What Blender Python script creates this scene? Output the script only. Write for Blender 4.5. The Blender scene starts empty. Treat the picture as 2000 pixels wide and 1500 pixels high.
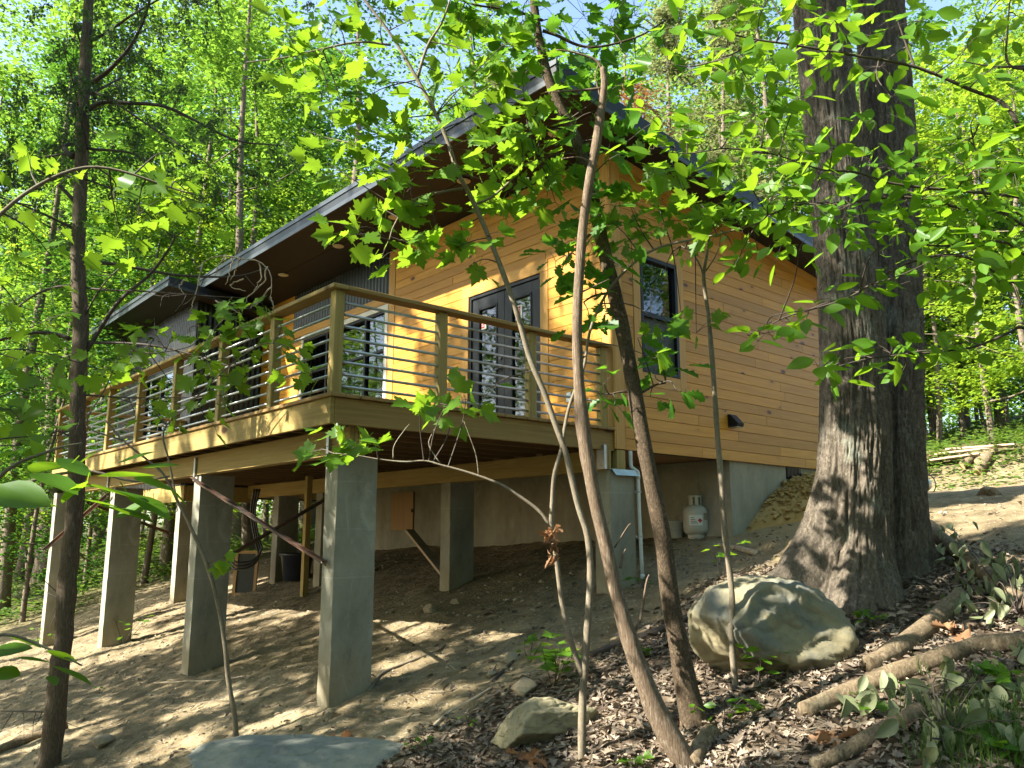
import bpy, math, random
import numpy as np
from mathutils import Vector, Matrix
rad = math.radians
rng = np.random.default_rng(7)
random.seed(7)

# ------------------------------------------------------------------ camera, sky, sun, exposure
SC = bpy.context.scene
COL = SC.collection
CAM = np.array([-3.2327, -5.9431, -1.1458])
YAW, PITCH, FPX = 0.8513, 0.1819, 1594.0          # focal length in pixels of a 2000 wide frame
FW = np.array([math.cos(PITCH)*math.cos(YAW), math.cos(PITCH)*math.sin(YAW), math.sin(PITCH)])
RT = np.array([math.sin(YAW), -math.cos(YAW), 0.0])
UP = np.cross(RT, FW)
cd = bpy.data.cameras.new('camera'); co = bpy.data.objects.new('camera', cd); COL.objects.link(co)
cd.sensor_width = 36.0; cd.lens = FPX*36.0/2000.0; cd.clip_end = 600.0; cd.clip_start = 0.05
co.matrix_world = Matrix(((RT[0], UP[0], -FW[0], CAM[0]), (RT[1], UP[1], -FW[1], CAM[1]), (RT[2], UP[2], -FW[2], CAM[2]), (0, 0, 0, 1)))
SC.camera = co

SUN_AZ, SUN_EL = -22.0, 38.5                        # heading in which the light travels, height of the sun
SD = np.array([math.cos(rad(SUN_EL))*math.cos(rad(SUN_AZ)), math.cos(rad(SUN_EL))*math.sin(rad(SUN_AZ)), -math.sin(rad(SUN_EL))])
W = bpy.data.worlds.new('World'); SC.world = W; W.use_nodes = True
wn = W.node_tree.nodes; wl = W.node_tree.links
sky = wn.new('ShaderNodeTexSky'); sky.sky_type = 'NISHITA'; sky.sun_disc = False
sky.sun_elevation = rad(SUN_EL); sky.sun_rotation = math.atan2(-SD[0], -SD[1])
sky.air_density = 1.0; sky.dust_density = 1.5; sky.ozone_density = 1.0
bg = wn['Background']; bg.inputs['Strength'].default_value = 0.115
wl.new(sky.outputs[0], bg.inputs[0])
sl = bpy.data.lights.new('sun', 'SUN'); sl.energy = 4.6; sl.angle = rad(0.5); sl.color = (1.0, 0.93, 0.80)
so = bpy.data.objects.new('sun', sl); COL.objects.link(so); so.location = (-10, 4, 14)
so.rotation_euler = Vector(SD).to_track_quat('-Z', 'Y').to_euler()
SC.view_settings.view_transform = 'Standard'; SC.view_settings.look = 'None'
SC.view_settings.exposure = 2.12; SC.view_settings.gamma = 1.0
SC.render.engine = 'CYCLES'
cy = SC.cycles
cy.max_bounces = 8; cy.diffuse_bounces = 1; cy.glossy_bounces = 3; cy.transmission_bounces = 5; cy.transparent_max_bounces = 8
cy.caustics_reflective = False; cy.caustics_refractive = False
cy.sample_clamp_indirect = 6.0
try:
    cy.use_denoising = True; cy.denoiser = 'OPENIMAGEDENOISE'
except Exception:
    pass

# ------------------------------------------------------------------ helpers
def ray(px, py):
    return FW + (px-1000.0)/FPX*RT - (py-750.0)/FPX*UP
def at(px, py, d):
    return CAM + ray(px, py)*d

def vnoise(P, seed=0):
    P = np.asarray(P, float); I = np.floor(P).astype(np.int64); F = P-I; F = F*F*(3-2*F)
    def h(a, b, c):
        n = (a*73856093) ^ (b*19349663) ^ (c*83492791) ^ (seed*2654435)
        n = (n ^ (n >> 13))*1274126177 & 0x7fffffff
        n = (n ^ (n >> 16)) & 0xffff
        return n/65535.0
    x, y, z = I[..., 0], I[..., 1], I[..., 2]; u, v, w = F[..., 0], F[..., 1], F[..., 2]
    r = 0
    for i in (0, 1):
        for j in (0, 1):
            for k in (0, 1):
                r = r + h(x+i, y+j, z+k)*(u if i else 1-u)*(v if j else 1-v)*(w if k else 1-w)
    return r
def fbm(P, octv=4, seed=0):
    P = np.asarray(P, float); r = 0; a = 1.0; t = 0
    for o in range(octv):
        r = r + a*vnoise(P*(2.03**o)+o*17.3, seed+o); t += a; a *= 0.5
    return r/t*2-1

def sstep(a, b, x):
    t = np.clip((x-a)/(b-a), 0, 1); return t*t*(3-2*t)

class MB:
    def __init__(s): s.v = []; s.f = []; s.m = []
    def add(s, vs, fs, m=0):
        o = len(s.v); s.v.extend([tuple(map(float, q)) for q in vs])
        for f in fs: s.f.append(tuple(i+o for i in f)); s.m.append(m)
        return s
    def box(s, x0, x1, y0, y1, z0, z1, m=0):
        v = [(x, y, z) for z in (z0, z1) for y in (y0, y1) for x in (x0, x1)]
        return s.add(v, [(0, 2, 3, 1), (4, 5, 7, 6), (0, 1, 5, 4), (2, 6, 7, 3), (0, 4, 6, 2), (1, 3, 7, 5)], m)
    def bbox(s, x0, x1, y0, y1, z0, z1, c=0.004, m=0):           # box with chamfered long edges, chamfer on all 12 edges
        X, Y, Z = (x0, x1), (y0, y1), (z0, z1); vs = []; idx = {}
        for i in (0, 1):
            for j in (0, 1):
                for k in (0, 1):
                    for a in range(3):
                        q = [X[i], Y[j], Z[k]]
                        for b, (e, sg) in enumerate(((0, i), (1, j), (2, k))):
                            if b != a: q[b] += c if sg == 0 else -c
                        idx[(i, j, k, a)] = len(vs); vs.append(q)
        fs = []
        for a in range(3):
            b, d = [e for e in range(3) if e != a]
            for sgn in (0, 1):
                L = []
                for (p, q) in ((0, 0), (1, 0), (1, 1), (0, 1)):
                    t = [0, 0, 0]; t[a] = sgn; t[b] = p; t[d] = q; L.append(idx[(t[0], t[1], t[2], a)])
                fs.append(tuple(L if (sgn == 1) == (a != 1) else L[::-1]))
        for a in range(3):                                         # edges along a
            b, d = [e for e in range(3) if e != a]
            for p in (0, 1):
                for q in (0, 1):
                    t0 = [0, 0, 0]; t0[b] = p; t0[d] = q; t1 = list(t0); t1[a] = 1
                    fs.append((idx[(*t0, b)], idx[(*t1, b)], idx[(*t1, d)], idx[(*t0, d)]))
        for i in (0, 1):
            for j in (0, 1):
                for k in (0, 1): fs.append((idx[(i, j, k, 0)], idx[(i, j, k, 1)], idx[(i, j, k, 2)]))
        return s.add(vs, fs, m)
    def prism(s, poly, vec, m=0):
        n = len(poly); vec = np.array(vec, float)
        v = [np.array(q, float) for q in poly]+[np.array(q, float)+vec for q in poly]
        return s.add(v, [tuple(range(n))[::-1], tuple(range(n, 2*n))]+[(i, (i+1) % n, n+(i+1) % n, n+i) for i in range(n)], m)
    def bar(s, a, b, w, h, up=(0, 0, 1), m=0):                    # square bar from a to b
        a, b = np.array(a, float), np.array(b, float); t = (b-a)/np.linalg.norm(b-a)
        x = np.cross(t, np.array(up, float)); x /= np.linalg.norm(x)+1e-9; y = np.cross(x, t)
        q = [a-x*w/2-y*h/2, a+x*w/2-y*h/2, a+x*w/2+y*h/2, a-x*w/2+y*h/2]
        return s.prism(q, b-a, m)
    def tube(s, pts, rr, n=8, cap=True, m=0, wob=0.0, seed=0):
        P = np.array(pts, float); k = len(P); R_ = np.broadcast_to(np.array(rr, float), (k,))
        T = np.gradient(P, axis=0); T /= np.linalg.norm(T, axis=1)[:, None]+1e-9
        ref = np.array([0.3, 0.9, 0.2]) if abs(T[0]@np.array([0.3, 0.9, 0.2])) < 0.85 else np.array([0.9, -0.2, 0.3])
        x = np.cross(T[0], ref); x /= np.linalg.norm(x); vs = []
        for i in range(k):
            x = x-T[i]*(x@T[i]); x /= np.linalg.norm(x)+1e-9; y = np.cross(T[i], x)
            for j in range(n):
                a = 2*math.pi*j/n; r = R_[i]
                if wob: r *= 1+wob*(float(vnoise(np.array([i*0.55+seed*9.1, math.cos(a)*1.4, math.sin(a)*1.4]), seed))-0.5)*2
                vs.append(P[i]+(x*math.cos(a)+y*math.sin(a))*r)
        fs = [(i*n+j, i*n+(j+1) % n, (i+1)*n+(j+1) % n, (i+1)*n+j) for i in range(k-1) for j in range(n)]
        if cap: fs += [tuple(range(n))[::-1], tuple(range((k-1)*n, k*n))]
        return s.add(vs, fs, m)
    def lathe(s, prof, c, n=24, m=0, axis=2):
        vs = []; k = len(prof)
        for (r, h) in prof:
            for j in range(n):
                a = 2*math.pi*j/n
                q = [r*math.cos(a), r*math.sin(a), h]
                if axis == 0: q = [q[2], q[0], q[1]]
                if axis == 1: q = [q[0], q[2], q[1]]
                vs.append((c[0]+q[0], c[1]+q[1], c[2]+q[2]))
        fs = [(i*n+j, i*n+(j+1) % n, (i+1)*n+(j+1) % n, (i+1)*n+j) for i in range(k-1) for j in range(n)]
        fs += [tuple(range(n))[::-1], tuple(range((k-1)*n, k*n))]
        return s.add(vs, fs, m)
    def build(s, name, mats, parent=None, smooth=False, loc=None):
        return link(name, np.array(s.v, float).reshape(-1, 3), s.f, mats, parent, smooth, loc, s.m)

def rootloc(o):
    while o.parent is not None: o = o.parent
    return np.array(o.location)
def link(name, V, F, mats, parent=None, smooth=False, loc=None, mi=None):
    me = bpy.data.meshes.new(name)
    if parent is not None: off = rootloc(parent)
    elif loc is not None: off = np.array(loc, float)
    else: off = np.array([V[:, 0].mean(), V[:, 1].mean(), V[:, 2].min()]) if len(V) else np.zeros(3)
    V = V-off
    if isinstance(F, np.ndarray):
        n, k = F.shape
        me.vertices.add(len(V)); me.vertices.foreach_set('co', V.astype(np.float32).ravel())
        me.loops.add(n*k); me.loops.foreach_set('vertex_index', F.astype(np.int32).ravel())
        me.polygons.add(n); me.polygons.foreach_set('loop_start', np.arange(0, n*k, k, dtype=np.int32))
        me.update(calc_edges=True)
    else:
        me.from_pydata([tuple(q) for q in V], [], F)
    for m in (mats if isinstance(mats, (list, tuple)) else [mats]): me.materials.append(m)
    if mi is not None and any(mi): me.polygons.foreach_set('material_index', np.array(mi, dtype=np.int32))
    if smooth: me.polygons.foreach_set('use_smooth', np.ones(len(me.polygons), dtype=bool))
    me.validate(); me.update()
    o = bpy.data.objects.new(name, me); COL.objects.link(o)
    if parent is not None: o.parent = parent
    else: o.location = off
    return o
def thing(name, label, cat, loc, group=None, rotz=0):
    o = bpy.data.objects.new(name, None); COL.objects.link(o); o.location = loc; o.rotation_euler = (0, 0, rotz)
    o.empty_display_size = 0.2
    return tag(o, label, cat, group)
def tag(o, label=None, cat=None, group=None, kind=None):
    if label: o['label'] = label
    if cat: o['category'] = cat
    if group: o['group'] = group
    if kind: o['kind'] = kind
    return o
def dup(root, loc, rotz=0.0, sc=1.0, label=None, group=None):
    r = root.copy(); COL.objects.link(r); r.location = loc; r.rotation_euler = (0, 0, rotz); r.scale = (sc, sc, sc)
    if label: r['label'] = label
    if group: r['group'] = group
    for ch in list(root.children):
        c = ch.copy(); COL.objects.link(c); c.parent = r
        for g in list(ch.children):
            d = g.copy(); COL.objects.link(d); d.parent = c
    return r
def smoothpath(pts, n=40):
    P = np.array(pts, float); k = len(P)
    if k < 3:
        t = np.linspace(0, 1, n)[:, None]; return P[0]*(1-t)+P[-1]*t
    Q = np.vstack([2*P[0]-P[1], P, 2*P[-1]-P[-2]]); out = []
    for u in np.linspace(0, k-1-1e-6, n):
        i = int(u); t = u-i; a, b, c, d = Q[i], Q[i+1], Q[i+2], Q[i+3]
        out.append(0.5*((2*b)+(-a+c)*t+(2*a-5*b+4*c-d)*t*t+(-a+3*b-3*c+d)*t**3))
    return np.array(out)
def text_mesh(s, size):
    cu = bpy.data.curves.new('lettering', 'FONT'); cu.body = s; cu.size = size; cu.align_x = 'CENTER'; cu.align_y = 'CENTER'
    ob = bpy.data.objects.new('lettering', cu); COL.objects.link(ob)
    bpy.context.view_layer.update()
    me = ob.to_mesh(); v = [tuple(q.co) for q in me.vertices]; f = [tuple(q.vertices) for q in me.polygons]
    ob.to_mesh_clear(); bpy.data.objects.remove(ob); bpy.data.curves.remove(cu)
    return v, f

# ------------------------------------------------------------------ materials
class N:
    def __init__(s, name):
        s.m = bpy.data.materials.new(name); s.m.use_nodes = True; s.t = s.m.node_tree; s.t.nodes.clear()
        s.out = s.t.nodes.new('ShaderNodeOutputMaterial')
    def n(s, ty, **kw):
        q = s.t.nodes.new(ty)
        for k, v in kw.items(): setattr(q, k, v)
        return q
    def put(s, sock, v):
        if v is None: return
        if hasattr(v, 'is_output') or isinstance(v, bpy.types.NodeSocket): s.t.links.new(v, sock)
        else: sock.default_value = v
    def obj(s): return s.n('ShaderNodeTexCoord').outputs['Object']
    def pos(s): return s.n('ShaderNodeNewGeometry').outputs['Position']
    def island(s): return s.n('ShaderNodeNewGeometry').outputs['Random Per Island']
    def objrand(s): return s.n('ShaderNodeObjectInfo').outputs['Random']
    def attr(s, a): return s.n('ShaderNodeAttribute', attribute_name=a).outputs['Fac']
    def map(s, v, scale=(1, 1, 1), loc=(0, 0, 0), rot=(0, 0, 0)):
        q = s.n('ShaderNodeMapping'); s.put(q.inputs[0], v); s.put(q.inputs['Scale'], scale); s.put(q.inputs['Location'], loc); s.put(q.inputs['Rotation'], rot)
        return q.outputs[0]
    def vadd(s, a, b):
        q = s.n('ShaderNodeVectorMath', operation='ADD'); s.put(q.inputs[0], a); s.put(q.inputs[1], b); return q.outputs[0]
    def comb(s, x=0.0, y=0.0, z=0.0):
        q = s.n('ShaderNodeCombineXYZ'); s.put(q.inputs[0], x); s.put(q.inputs[1], y); s.put(q.inputs[2], z); return q.outputs[0]
    def sep(s, v):
        q = s.n('ShaderNodeSeparateXYZ'); s.put(q.inputs[0], v); return q.outputs
    def noise(s, v, scale=5.0, det=4.0, rough=0.55, dist=0.0):
        q = s.n('ShaderNodeTexNoise'); s.put(q.inputs['Vector'], v); q.inputs['Scale'].default_value = scale
        q.inputs['Detail'].default_value = det; q.inputs['Roughness'].default_value = rough; q.inputs['Distortion'].default_value = dist
        return q.outputs['Fac']
    def vor(s, v, scale=5.0, feat='F1', rnd=1.0):
        q = s.n('ShaderNodeTexVoronoi', feature=feat); s.put(q.inputs['Vector'], v); q.inputs['Scale'].default_value = scale
        q.inputs['Randomness'].default_value = rnd
        return q
    def math(s, op, a, b=None, c=None, clamp=False):
        q = s.n('ShaderNodeMath', operation=op); q.use_clamp = clamp; s.put(q.inputs[0], a); s.put(q.inputs[1], b)
        if c is not None: s.put(q.inputs[2], c)
        return q.outputs[0]
    def mr(s, v, a, b, c=0.0, d=1.0):
        q = s.n('ShaderNodeMapRange'); s.put(q.inputs[0], v)
        for i, x in enumerate((a, b, c, d)): s.put(q.inputs[i+1], x)
        return q.outputs[0]
    def mix(s, f, a, b, mode='MIX'):
        q = s.n('ShaderNodeMix', data_type='RGBA', blend_type=mode); s.put(q.inputs[0], f)
        s.put(q.inputs[6], a if not isinstance(a, tuple) else (*a, 1.0)[:4]); s.put(q.inputs[7], b if not isinstance(b, tuple) else (*b, 1.0)[:4])
        return q.outputs[2]
    def ramp(s, f, stops):
        q = s.n('ShaderNodeValToRGB'); s.put(q.inputs[0], f); e = q.color_ramp.elements
        while len(e) < len(stops): e.new(0.5)
        for el, (p_, c) in zip(e, stops): el.position = p_; el.color = (*c, 1.0)[:4]
        return q.outputs[0]
    def bump(s, h, strength=0.5, dist=0.01, nrm=None):
        q = s.n('ShaderNodeBump'); s.put(q.inputs['Height'], h); q.inputs['Strength'].default_value = strength
        q.inputs['Distance'].default_value = dist
        if nrm is not None: s.put(q.inputs['Normal'], nrm)
        return q.outputs[0]
    def pr(s, col, rough=0.6, metal=0.0, nrm=None, spec=0.5, **kw):
        q = s.n('ShaderNodeBsdfPrincipled'); s.put(q.inputs['Base Color'], col if not isinstance(col, tuple) else (*col, 1.0)[:4])
        s.put(q.inputs['Roughness'], rough); s.put(q.inputs['Metallic'], metal); s.put(q.inputs['Specular IOR Level'], spec)
        if nrm is not None: s.put(q.inputs['Normal'], nrm)
        return q.outputs[0]
    def done(s, sh): s.t.links.new(sh, s.out.inputs['Surface']); return s.m

def plain(name, col, rough=0.6, metal=0.0, var=0.15, sc=12.0, bumpd=0.0, spec=0.5):
    a = N(name); n = a.noise(a.obj(), sc, 5)
    lo = tuple(c*(1-var) for c in col); hi = tuple(min(1, c*(1+var)) for c in col)
    nrm = a.bump(n, 0.6, bumpd) if bumpd else None
    return a.done(a.pr(a.ramp(n, [(0.3, lo), (0.7, hi)]), rough, metal, nrm, spec))

def wood(name, c0, c1, knot, ax, rough=0.55, grain=1.0, knots=0.30, ksc=2.6, tintvar=0.30, stain=None):
    """sawn softwood: grain along axis ax, a tone of its own per board, knots with darker hearts"""
    a = N(name); p = a.obj(); isl = a.island()
    off = a.comb(a.math('MULTIPLY', isl, 37.0), a.math('MULTIPLY', isl, 91.0), a.math('MULTIPLY', isl, 53.0))
    v = a.vadd(p, off)
    st = [14.0, 14.0, 14.0]; st[ax] = 0.55
    warp = a.noise(v, 2.2, 2)
    g = a.noise(a.map(v, tuple(st)), 2.2*grain, 6, 0.6, 0.9)
    fine = [90.0, 90.0, 90.0]; fine[ax] = 1.6
    g2 = a.noise(a.map(v, tuple(fine)), 1.0, 3)
    ks = [ksc*2.2]*3; ks[ax] = ksc
    vo = a.vor(a.map(v, tuple(ks)), 1.0)
    pick = a.sep(vo.outputs['Color'])[0]
    ksz = a.mr(pick, 1.0-knots, 1.0, 0.0, 0.20)
    kd = a.math('SUBTRACT', vo.outputs['Distance'], ksz)
    km = a.math('MULTIPLY', a.mr(kd, 0.05, -0.01, 0.0, 1.0), a.math('GREATER_THAN', pick, 1.0-knots))
    ring = a.math('MULTIPLY', a.mr(vo.outputs['Distance'], 0.42, 0.05, 0.0, 1.0), a.math('GREATER_THAN', pick, 1.0-knots))
    col = a.mix(a.mr(g, 0.3, 0.72), c0, c1)
    col = a.mix(a.math('MULTIPLY', a.mr(g2, 0.35, 0.75), 0.35), col, tuple(c*0.72 for c in c0))
    col = a.mix(a.math('MULTIPLY', ring, 0.45), col, tuple(c*0.7 for c in c0))
    tone = a.mr(isl, 0.0, 1.0, 1.0-tintvar, 1.0+tintvar*0.55)
    q = a.n('ShaderNodeVectorMath', operation='SCALE'); a.put(q.inputs[0], col); a.put(q.inputs['Scale'], tone); col = q.outputs[0]
    if stain: col = a.mix(a.math('MULTIPLY', a.mr(a.noise(p, 1.3, 3), 0.52, 0.75), 0.55), col, stain)
    col = a.mix(km, col, knot)
    h = a.math('ADD', a.math('MULTIPLY', g, 0.6), a.math('MULTIPLY', g2, 0.5))
    return a.done(a.pr(col, rough, 0, a.bump(h, 0.35, 0.004), 0.35))

def leafmat(name, dark, light, trans, tf=0.45, rough=0.45, obvar=0.0, spots=None, gl=0.035):
    a = N(name); i = a.island()
    f = i
    if obvar: f = a.math('ADD', a.math('MULTIPLY', i, 1-obvar), a.math('MULTIPLY', a.objrand(), obvar))
    n = a.noise(a.pos(), 0.55, 2)
    f = a.math('ADD', a.math('MULTIPLY', f, 0.7), a.math('MULTIPLY', a.mr(n, 0.3, 0.7), 0.3))
    col = a.mix(f, dark, light)
    tc = a.mix(f, tuple(c*0.75 for c in trans), trans)
    if spots:
        sp = a.mr(a.noise(a.pos(), 40.0, 2), 0.66, 0.72)
        col = a.mix(sp, col, spots); tc = a.mix(sp, tc, spots)
    d = a.n('ShaderNodeBsdfDiffuse'); a.put(d.inputs[0], col)
    t = a.n('ShaderNodeBsdfTranslucent'); a.put(t.inputs[0], tc)
    m1 = a.n('ShaderNodeMixShader'); m1.inputs[0].default_value = tf; a.t.links.new(d.outputs[0], m1.inputs[1]); a.t.links.new(t.outputs[0], m1.inputs[2])
    g = a.n('ShaderNodeBsdfGlossy'); g.inputs['Roughness'].default_value = rough; g.inputs[0].default_value = (0.9, 0.95, 1.0, 1)
    lw = a.n('ShaderNodeLayerWeight'); lw.inputs[0].default_value = 0.25
    k = a.math('ADD', a.math('MULTIPLY', a.math('POWER', lw.outputs['Facing'], 2.5), gl), 0.012)
    m2 = a.n('ShaderNodeMixShader'); a.t.links.new(k, m2.inputs[0]); a.t.links.new(m1.outputs[0], m2.inputs[1]); a.t.links.new(g.outputs[0], m2.inputs[2])
    return a.done(m2.outputs[0])

def barkmat(name, c0, c1, sc=1.0, rough=0.9, lichen=None, bumpd=0.012, stretch=7.0, lamt=0.6):
    a = N(name); p = a.obj()
    w = a.noise(a.map(p, (sc*3, sc*3, sc*2)), 3.0, 2)
    v = a.vadd(a.map(p, (sc*stretch, sc*stretch, sc)), a.comb(a.math('MULTIPLY', w, 0.9), a.math('MULTIPLY', w, 0.7), 0.0))
    n = a.noise(v, 3.2, 7, 0.66, 0.35); n2 = a.noise(a.map(p, (sc*stretch*2.6, sc*stretch*2.6, sc*3.5)), 3.0, 5, 0.7)
    rd = a.math('SUBTRACT', 1.0, a.math('MULTIPLY', a.math('ABSOLUTE', a.math('SUBTRACT', n, 0.5)), 4.5), clamp=True)
    h = a.math('SUBTRACT', a.math('ADD', a.math('MULTIPLY', n2, 0.7), a.math('MULTIPLY', n, 0.5)), a.math('MULTIPLY', rd, 0.35))
    col = a.mix(a.mr(h, 0.15, 0.75), c0, c1)
    if lichen: col = a.mix(a.math('MULTIPLY', a.mr(a.math('ADD', a.math('MULTIPLY', a.noise(p, 2.4, 5, 0.65), 0.8), a.math('MULTIPLY', n2, 0.2)), 0.54, 0.66), lamt), col, lichen)
    return a.done(a.pr(col, rough, 0, a.bump(h, 1.0, bumpd), 0.15))

M = {}
CED0, CED1, KNOT = (0.52, 0.225, 0.022), (0.68, 0.345, 0.045), (0.11, 0.032, 0.008)
M['siding_x'] = wood('pine_siding_along_x', CED0, CED1, KNOT, 0, 0.5, knots=0.26, ksc=3.4, tintvar=0.24)
M['siding_y'] = wood('pine_siding_along_y', CED0, CED1, KNOT, 1, 0.5, knots=0.20, ksc=3.0, tintvar=0.20)
M['trim_z'] = wood('pine_trim_upright', (0.54, 0.265, 0.050), (0.68, 0.385, 0.090), KNOT, 2, 0.5, knots=0.12, tintvar=0.12)
M['trim_y'] = wood('pine_trim_along_y', (0.54, 0.265, 0.050), (0.68, 0.385, 0.090), KNOT, 1, 0.5, knots=0.12, tintvar=0.12)
M['trim_x'] = wood('pine_trim_along_x', (0.54, 0.265, 0.050), (0.68, 0.385, 0.090), KNOT, 0, 0.5, knots=0.12, tintvar=0.12)
PT0, PT1 = (0.30, 0.215, 0.06), (0.47, 0.36, 0.13)
M['treated_x'] = wood('treated_lumber_along_x', (0.27, 0.165, 0.045), (0.40, 0.265, 0.085), (0.08, 0.03, 0.01), 0, 0.7, knots=0.2, ksc=2.0, tintvar=0.15)
M['treated_y'] = wood('treated_lumber_along_y', (0.29, 0.20, 0.056), (0.44, 0.325, 0.108), (0.08, 0.03, 0.01), 1, 0.7, knots=0.2, ksc=2.0, tintvar=0.15)
M['treated_z'] = wood('treated_lumber_upright', PT0, PT1, (0.10, 0.03, 0.01), 2, 0.7, knots=0.3, ksc=2.4, tintvar=0.12)
M['joist'] = wood('joist_lumber', (0.15, 0.092, 0.036), (0.25, 0.16, 0.065), (0.08, 0.03, 0.01), 0, 0.8, tintvar=0.25)
M['deckboard'] = wood('deck_boards', (0.33, 0.20, 0.07), (0.45, 0.30, 0.11), (0.08, 0.03, 0.01), 1, 0.7, tintvar=0.25)
M['plywood'] = wood('plywood', (0.40, 0.24, 0.11), (0.50, 0.32, 0.16), (0.2, 0.1, 0.04), 2, 0.75, knots=0.05, tintvar=0.1)
M['oldwood'] = wood('weathered_planks', (0.40, 0.30, 0.20), (0.55, 0.44, 0.31), (0.14, 0.08, 0.04), 0, 0.85, tintvar=0.3)
M['black_metal'] = plain('black_corrugated_metal', (0.014, 0.017, 0.018), 0.30, 0.0, 0.2, 4, 0, 0.45)
M['roof_metal'] = plain('dark_grey_roof_metal', (0.016, 0.021, 0.025), 0.45, 0.1, 0.15, 3, 0, 0.35)
M['drip'] = plain('pale_drip_edge', (0.055, 0.066, 0.075), 0.4, 0.3, 0.1, 3)
M['soffit'] = plain('brown_soffit', (0.030, 0.026, 0.025), 0.6, 0, 0.12, 2, 0, 0.25)
M['black'] = plain('black_paint', (0.010, 0.012, 0.014), 0.42, 0, 0.2, 5, 0, 0.25)
M['rubber'] = plain('black_rubber', (0.012, 0.012, 0.014), 0.3, 0, 0.2, 8)
M['white'] = plain('white_vinyl', (0.68, 0.64, 0.56), 0.4, 0, 0.06, 6)
M['pvc'] = plain('white_pvc', (0.66, 0.68, 0.66), 0.35, 0, 0.08, 8)
M['galv'] = plain('galvanised_steel', (0.42, 0.45, 0.46), 0.38, 0.85, 0.15, 20)
M['flash'] = plain('flashing_metal', (0.40, 0.46, 0.43), 0.4, 0.7, 0.15, 10)
M['lamp'] = plain('downlight_lens', (0.72, 0.66, 0.52), 0.5, 0, 0.05, 5)
M['red'] = plain('red_print', (0.50, 0.03, 0.03), 0.5, 0, 0.1, 5)
M['paper'] = plain('white_paper', (0.72, 0.74, 0.70), 0.6, 0, 0.05, 30)
M['ink'] = plain('black_ink', (0.02, 0.02, 0.02), 0.6)
M['tank'] = plain('cream_painted_steel', (0.50, 0.50, 0.42), 0.4, 0, 0.10, 5)
M['bin'] = plain('navy_plastic', (0.015, 0.018, 0.030), 0.4, 0, 0.2, 5)
def _rust():
    a = N('rusty_steel'); p = a.obj(); n = a.noise(p, 9, 5); n2 = a.noise(p, 2.5, 3)
    return a.done(a.pr(a.mix(a.mr(n2, 0.42, 0.6), a.ramp(n, [(0.3, (0.030, 0.022, 0.019)), (0.7, (0.06, 0.042, 0.034))]), (0.13, 0.062, 0.040)), 0.65, 0.3, a.bump(n, 0.3, 0.003)))
M['rust'] = _rust()
def _stucco(name, c0, c1, lines=True):
    a = N(name); p = a.obj(); n = a.noise(p, 2.2, 5, 0.6); n2 = a.noise(p, 60, 3); n3 = a.noise(a.map(p, (1, 1, 0.35)), 5.0, 4)
    col = a.ramp(a.math('ADD', a.math('MULTIPLY', n, 0.6), a.math('MULTIPLY', n3, 0.4)), [(0.32, c0), (0.68, c1)])
    z = a.sep(p)[2]
    if lines:
        w = a.math('ABSOLUTE', a.math('SUBTRACT', a.math('FRACT', a.math('MULTIPLY', a.math('ADD', z, a.math('MULTIPLY', n3, 0.03)), 2.46)), 0.5))
        col = a.mix(a.math('MULTIPLY', a.mr(w, 0.02, 0.0), a.mr(n, 0.45, 0.6, 0.0, 0.45)), col, tuple(min(1, c*1.35) for c in c1))
        stain = a.mr(a.math('ADD', z, a.math('MULTIPLY', n, 0.5)), 0.75, 0.15)
        col = a.mix(a.math('MULTIPLY', stain, 0.55), col, (0.30, 0.23, 0.12))
    sm = a.noise(a.map(p, (1.0, 1.0, 0.45), rot=(0.5, 0.4, 0.0)), 3.4, 6, 0.7, 1.6)
    col = a.mix(a.math('MULTIPLY', a.mr(sm, 0.56, 0.70), 0.45), col, tuple(c*1.35 for c in c1))
    col = a.mix(a.math('MULTIPLY', a.mr(sm, 0.44, 0.30), 0.5), col, tuple(c*0.62 for c in c0))
    pit = a.vor(p, 38.0); col = a.mix(a.math('MULTIPLY', a.mr(pit.outputs['Distance'], 0.16, 0.08), a.math('GREATER_THAN', a.sep(pit.outputs['Color'])[0], 0.8)), col, tuple(c*0.4 for c in c0))
    h = a.math('ADD', a.math('ADD', a.math('MULTIPLY', n2, 0.5), n3), a.math('MULTIPLY', sm, 0.8))
    return a.done(a.pr(col, 0.85, 0, a.bump(h, 0.5, 0.006), 0.2))
M['stucco'] = _stucco('cement_stucco', (0.20, 0.195, 0.155), (0.36, 0.35, 0.285))
M['found'] = _stucco('foundation_parging', (0.24, 0.225, 0.17), (0.38, 0.355, 0.265), False)
def _glass(name, tint, refl=1.5):
    a = N(name); t = a.n('ShaderNodeBsdfTransparent'); t.inputs[0].default_value = (*tint, 1)
    g = a.n('ShaderNodeBsdfGlossy'); g.inputs['Roughness'].default_value = 0.02
    nn = a.noise(a.obj(), 1.6, 2); b = a.bump(nn, 0.08, 0.02); a.t.links.new(b, g.inputs['Normal'])
    f = a.n('ShaderNodeFresnel'); f.inputs[0].default_value = refl
    k = a.math('MULTIPLY', f.outputs[0], 1.9, clamp=True)
    m = a.n('ShaderNodeMixShader'); a.t.links.new(k, m.inputs[0]); a.t.links.new(t.outputs[0], m.inputs[1]); a.t.links.new(g.outputs[0], m.inputs[2])
    return a.done(m.outputs[0])
M['glass'] = _glass('window_glass', (0.62, 0.68, 0.65), 1.55)
M['bluefilm'] = plain('blue_protective_film', (0.42, 0.52, 0.66), 0.2, 0, 0.2, 3)
def _film():
    a = N('mottled_glass_film'); p = a.obj(); n = a.noise(a.map(p, (1, 2.6, 0.7)), 1.5, 4)
    return a.done(a.pr(a.ramp(n, [(0.35, (0.16, 0.17, 0.17)), (0.6, (0.50, 0.51, 0.50))]), 0.6))
M['film'] = _film()
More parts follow.
